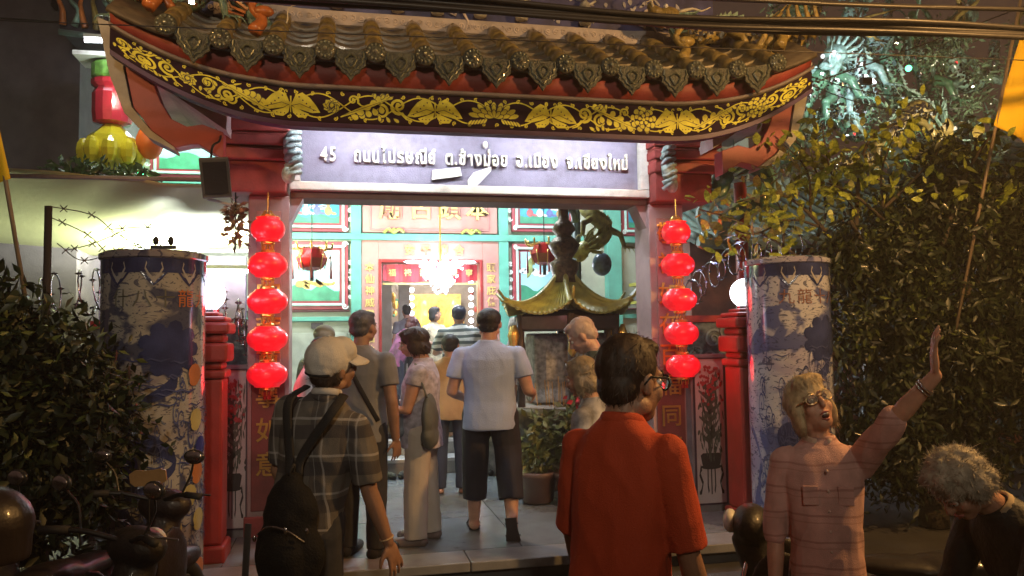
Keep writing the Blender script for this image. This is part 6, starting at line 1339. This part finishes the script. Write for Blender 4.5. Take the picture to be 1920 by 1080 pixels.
# the grey haired man between cap and door
I = person('steel grey haired man in a grey t-shirt with a dark shoulder strap', (-.93, -.72, .152), -30, 1.665, M('tshirt_grey', (.20, .20, .21), rough=.85), M('trousers_charcoal', (.03, .03, .03)), hair=('short', HAIRS), wide=1.08, vox=.009, sleeve=.6, hem=.46, turn=-10, armR=((.2, -.1, -1), (.0, .2, -1)), shoes=('shoe', BLACKC), skin=SKIN2)
m = MB(); U = I['U']; m.tube(spline([U(-.06, -.04, .845), U(-.02, -.075, .78), U(.05, -.085, .66), U(.10, -.06, .55)], 5), .016, 7, flat=.3, side=(1, 0, 0)); tag(m.build('shoulder_strap', BLACKC, I['e'], smooth=True))
I = person('young man with black hair and white collar between lantern string and white cap', (-1.36, -.26, .152), -96, 1.50, M('shirt_white_grey', (.50, .52, .55), rough=.85, var=.35, scale=12), BLACKC, hair=('short', HAIRD), vox=.011, lean=12, collar=M('collar_white', (.75, .75, .75), rough=.8), pitch=-8)
I = person('person in an olive cap partly hidden behind the white cap', (-1.22, .87, .152), -20, 1.58, M('shirt_dull_green', (.10, .12, .10), rough=.85), BLACKC, hair=('short', HAIRD), vox=.012, face=False)
m = MB(); h = I['h']; m.ball(h(0, -.01, .045), (.095, .105, .085), 16, 10, I['Hm']); m.ball(h(0, .09, .03), (.07, .06, .012), 12, 6, I['Hm']); obj('cap', remesh(m, 'cap', .01, 1), M('cap_olive', (.20, .20, .15), rough=.8), I['e'])
STR = bands_mat('striped_jersey', (.55, .56, .52), (('Z', .072, .034, .0, (.05, .07, .075), .95),))
I = person('man in a white and dark striped shirt climbing the steps to the temple door', (.27, 2.93, .472), -12, 1.52, STR, BLACKC, hair=('short', M('hair_blueblack', (.02, .024, .05), rough=.4)), wide=1.22, vox=.010, sleeve=.8, build=1.12, face=False, armL=((-.3, .3, -1), (.3, 1, .2)), armR=((.3, .3, -1), (-.3, 1, .2)))
I = person('woman with black hair tied back turning round inside the temple door', (.16, 4.55, .632), 215, 1.40, M('dress_cream', (.50, .42, .28), rough=.8, var=.4, scale=14), M('skirt_teal', (.03, .10, .10), rough=.8), hair=('bob', HAIRD), vox=.012, turn=20)
I = person('person in a red and blue top bending at the left door jamb', (-.42, 3.75, .632), -60, 1.32, M('top_redblue', (.22, .07, .16), rough=.8, var=.9, scale=9), M('jeans_dark', (.02, .025, .05), rough=.8), hair=('bob', M('hair_red', (.10, .02, .02), rough=.5)), vox=.012, lean=28, armR=((.2, 1, -.4), (0, 1, -.3)), armL=((-.2, 1, -.5), (0, 1, -.2)))
I = person('second worshipper in a dark jacket deep inside the temple hall', (-.10, 5.9, .632), 10, 1.5, M('jacket_grey', (.12, .12, .14), rough=.8), BLACKC, hair=('short', HAIRD), vox=.014, face=False)
I = person('pale headed older man looking down, above the blond haired woman', (.60, -1.36, 0), 70, 1.78, M('shirt_dark_teal', (.06, .09, .09), rough=.8), BLACKC, hair=('short', M('hair_wisp', (.55, .42, .38), rough=.5, var=.1)), vox=.009, pitch=-30, lean=6, head_s=.95, skin=M('skin_pink', (.55, .33, .28), rough=.42, var=.1, scale=20, bump=.2, bscale=180), armL=((-.1, .1, -1), (.1, .3, -1)), armR=((.1, .1, -1), (-.1, .3, -1)))
I = person('woman with short ash blond hair in a white and navy top', (.27, -2.20, 0), 52, 1.51, M('top_white_navy', (.35, .36, .42), rough=.8, var=.85, scale=7), BLACKC, hair=('bob', M('hair_ashblond', (.28, .22, .15), rough=.45, var=.35, scale=30)), vox=.0085, pitch=-12, lean=4)
I = person('dark haired person in a white shirt beyond the man in the pale blue t-shirt', (.80, 1.72, .152), 20, 1.40, M('shirt_white', (.6, .62, .64), rough=.8), BLACKC, hair=('short', HAIRD), vox=.012, face=False)

# the waving woman
PKS = bands_mat('pink_cotton', (.50, .29, .26), (('Z', .085, .007, .01, (.24, .10, .09), .55), ('Z', .085, .004, .03, (.28, .12, .10), .4)))
I = person('laughing woman with light blond hair and glasses in a pink shirt raising one arm', (.575, -3.80, 0), 158, 1.475, PKS, M('trousers_brown', (.10, .06, .05), rough=.8), hair=('swept', HAIRBL), vox=.0055, sleeve=1.12, hem=.42, lean=-6, turn=14, pitch=20, tilt=16, wide=.86, head_s=1.12, build=.98, collar=M('collar_pale', (.60, .42, .32), rough=.8), open_mouth=True,
    armL=('w', (.728, -4.055, 1.393), (.825, -4.155, 1.546), (-1, .2, .1), 1, (-.12, -.1, 1)), armR=((.14, .06, -1), (.10, .35, -1)), amp=.010)
glasses(I, M('frame_gold', (.6, .45, .25), rough=.25, metal=.8), .025)
wr = I['arms'][-1][2]; el = I['arms'][-1][1]; d = (wr-el).normalized(); a = d.orthogonal().normalized(); b_ = d.cross(a)
for k in (.05, .062): m = MB(); c = wr-d*k; m.tube([c+a*.031*cos(t)+b_*.031*sin(t) for t in np.linspace(0, 2*pi, 15)], .0035, 6); m.build('bangle', CHROME, I['e'], smooth=True)
for s in (-1, 1): m = MB(); m.ball(I['h'](s*.078, .0, -.046), .006); m.build('earring', DARKM, I['e'], smooth=True)
for k in range(5): m = MB(); m.ball(I['U'](0, .078-.002*k if False else .074, .77-.045*k), .006); m.build('button', M('button', (.5, .35, .3)), I['e'], smooth=True)
m = MB(); m.rbox(I['U'](-.045, .0745, .715), (.06, .006, .065), I['Lm']); m.build('pocket', PKS, I['e'], bevel=.004)
m = MB(); m.rbox(I['U'](.045, .0745, .715), (.06, .006, .065), I['Lm']); m.build('pocket', PKS, I['e'], bevel=.004)
# the stooping woman
I = person('stooping woman with curly pale grey hair in a black jacket', (1.09, -4.30, 0), 84, 1.40, M('jacket_black', (.012, .012, .016), rough=.6, bump=.4), BLACKC, hair=('curly', HAIRG), vox=.0062, sleeve=1.9, lean=38, pitch=-8, turn=4, armL=((-.1, .4, -1), (.1, .5, -1)), armR=((.2, .3, -1), (.1, .5, -1)), collar=M('collar_cream', (.45, .36, .24), rough=.8), build=1.15)

# ================================================================== MOTORCYCLES
def moto(loc, rz, paint, label):
    e = empty('parked_motorcycle', (loc[0], loc[1], 0), rz, label, 'motorcycle', 'motorcycles parked at the kerb'); e.scale = (.86,)*3
    RUB = M('rubber', (.018, .018, .018), rough=.7); PT = paint
    for y in (-.62, .62):
        m = MB(); m.tube([(0, y+.25*cos(a), .29+.25*sin(a)) for a in np.linspace(0, 2*pi, 33)], .042, 10, cap=False); w = m.build('tyre', RUB, e, smooth=True)
        m = MB(); m.lathe([(.20, -.02), (.21, 0), (.20, .02)], (0, y, .29), 24, Matrix.Rotation(pi/2, 3, 'Y'))
        for k in range(6): a = k*pi/3; m.tube([(0, y, .29), (0, y+.2*cos(a), .29+.2*sin(a))], .012, 5)
        m.build('rim', CHROME, e)
    B = MB(); B.ball((0, .1, .55), (.12, .34, .16), 14, 9); B.ball((0, -.35, .62), (.13, .40, .13), 14, 9); B.tube([(0, .05, .45), (0, .42, .62), (0, .52, .88)], [.10, .12, .09], 10); B.ball((0, .50, .92), (.17, .10, .10), 12, 8); B.ball((0, .66, .56), (.07, .22, .07), 10, 7); B.ball((0, -.75, .70), (.07, .16, .06), 10, 7)
    for s in (-1, 1): B.ball((s*.14, .36, .62), (.03, .16, .22), 10, 8)
    obj('body', remesh(B, 'body', .016, 2), PT, e)
    B = MB(); B.ball((0, -.28, .76), (.13, .36, .055), 14, 8); B.ball((0, -.42, .79), (.12, .2, .05), 12, 7); obj('seat', remesh(B, 'seat', .014, 2), M('seat_vinyl', (.02, .018, .02), rough=.4, coat=.2), e)
    m = MB()
    for s in (-1, 1): m.tube([(s*.06, .48, .92), (s*.07, .62, .29)], .018, 8)
    m.build('fork', CHROME, e, smooth=True)
    m = MB(); m.tube(spline([(-.34, .28, 1.02), (-.18, .36, 1.01), (0, .44, .96), (.18, .36, 1.01), (.34, .28, 1.02)], 5), .013, 8); m.build('handlebar', DARKM, e, smooth=True)
    for s in (-1, 1):
        m = MB(); m.tube([(s*.24, .335, 1.017), (s*.36, .27, 1.022)], .019, 8); m.build('grip', RUB, e, smooth=True)
        m = MB(); m.tube([(s*.22, .36, 1.02), (s*.34, .42, 1.0)], .006, 5); m.build('brake_lever', CHROME, e)
        m = MB(); m.tube(spline([(s*.20, .36, 1.02), (s*.24, .38, 1.12), (s*.28, .34, 1.20)], 3), .006, 5); mi = m.build('mirror_stem', DARKM, e)
        m = MB(); m.ball((s*.29, .33, 1.23), (.065, .018, .042), 14, 8); m.build('mirror', M('mirror_back', (.03, .03, .03), rough=.25), mi, smooth=True); m = MB(); m.ball((s*.29, .316, 1.23), (.055, .008, .034), 14, 6); m.build('mirror_glass', CHROME, mi, smooth=True)
        m = MB(); m.ball((s*.11, -.86, .72), (.03, .03, .022)); m.build('indicator', M('amber', (.6, .18, .02), rough=.2, coat=.5), e, smooth=True)
    m = MB(); m.ball((0, .60, .93), (.075, .04, .06), 14, 9); m.build('headlight', M('lamp_clear', (.7, .7, .7), rough=.05, coat=1), e, smooth=True)
    m = MB(); m.ball((0, -.90, .74), (.06, .03, .035)); m.build('tail_light', M('tail_red', (.5, .01, .01), rough=.15, coat=.6), e, smooth=True)
    m = MB(); m.tube([(.13, .15, .30), (.15, -.5, .34), (.15, -.85, .42)], [.02, .04, .045], 10); m.build('exhaust', CHROME, e, smooth=True)
    m = MB(); m.box(-.10, .10, -.955, -.95, .50, .62); m.build('number_plate', M('plate_white', (.5, .5, .48), rough=.5), e)
    return e
BIKEB = M('bike_black', (.010, .009, .010), rough=.5, coat=.15, bump=.3, dirt=.6); 
moto((-2.12, -3.15, -.03), radians(-35), BIKEB, 'black motorcycle nearest the corner under the dark bush, mirrors raised')
moto((-2.10, -2.35, -.03), radians(-22), M('bike_maroon', (.014, .008, .009), rough=.5, coat=.15, bump=.3, dirt=.6), 'dark maroon motorcycle between the column with orange characters and the backpack')
moto((-2.75, -2.7, -.03), radians(-30), M('bike_grey', (.03, .03, .033), rough=.5, coat=.1, bump=.3, dirt=.6), 'grey motorcycle with the helmet on its seat deep in the bush shadow')
moto((1.05, -3.3, 0), radians(60), BIKEB, 'glossy black motorcycle behind the stooping woman')
e = empty('helmet', (-2.16, -3.5, .92), radians(120), 'dark open face helmet with orange trim catching the lamp', 'helmet')
B = MB(); B.ball((0, 0, .13), (.125, .145, .125), 18, 12); B.tube([(0, -.02, .12), (0, -.02, .02)], [.12, .115], 16); obj('shell', remesh(B, 'shell', .01, 2), M('helmet_brown', (.018, .012, .012), rough=.4, coat=.2), e)
m = MB(); m.tube(spline([(-.12, -.02, .04), (-.11, .10, .06), (0, .145, .085), (.11, .10, .06), (.12, -.02, .04)], 4), .010, 7); m.build('trim', M('trim_orange', (.55, .16, .05), rough=.4), e, smooth=True)
m = MB(); m.ball((0, .06, .15), (.115, .10, .06), 14, 8); m.build('visor', M('visor', (.02, .02, .025), rough=.05, coat=1), e, smooth=True)
e = empty('price_tag', (-1.82, -2.86, 1.075), radians(-12), 'small scalloped tan tag stuck on the column above the motorcycles', 'tag')
m = MB(); m.prism([(-.07, -.02), (-.05, -.035), (.05, -.03), (.075, -.01), (.07, .03), (.05, .035), (0, .028), (-.05, .03), (-.075, .015)], -.004, .004); m.build('plate', M('tag_tan', (.38, .22, .09), rough=.4, coat=.4), e)
m = MB(); m.tube([(0, .004, 0), (0, .02, -.3)], .004, 5); m.build('stalk', DARKM, e)
e = empty('yellow_hose', (.75, -3.60, .72), 0, 'curved yellow cable looping over the motorcycle handlebar in front of the pink shirt', 'cable')
m = MB(); m.tube(spline([(-.16, 0, .20), (-.05, -.02, .17), (.02, -.03, .08), (.04, -.02, -.10), (.02, 0, -.3)], 6), .011, 8); m.build('hose', M('hose_yellow', (.45, .36, .05), rough=.4), e, smooth=True)

for o in bpy.data.objects:
    if o.name.split('.')[0] in ('painted_cloud', 'carved_scroll', 'ridge_scroll', 'cloud_relief', 'painted_leaf', 'painted_blossom', 'painted_wave', 'collar_scroll', 'crystals', 'foliage', 'new_shoots', 'lit_foliage', 'blades', 'petals', 'back_fin', 'mane', 'drip_relief', 'tile_end_boss', 'gold_wires'):
        o['kind'] = 'stuff'

# ================================================================== haze volume added over the street for a glow around the lamps
m = MB(); m.box(-61, 61, -61, 61, -1, 9.6); hz = obj('haze', m.mesh('haze')); hz['kind'] = 'stuff'
hm = bpy.data.materials.new('haze_air'); hm.use_nodes = True; hm.node_tree.nodes.clear(); pv = hm.node_tree.nodes.new('ShaderNodeVolumePrincipled')
pv.inputs['Density'].default_value = .006; pv.inputs['Color'].default_value = (.9, .88, .85, 1); pv.inputs['Anisotropy'].default_value = .3
oo = hm.node_tree.nodes.new('ShaderNodeOutputMaterial'); hm.node_tree.links.new(pv.outputs[0], oo.inputs['Volume']); hz.data.materials.append(hm)
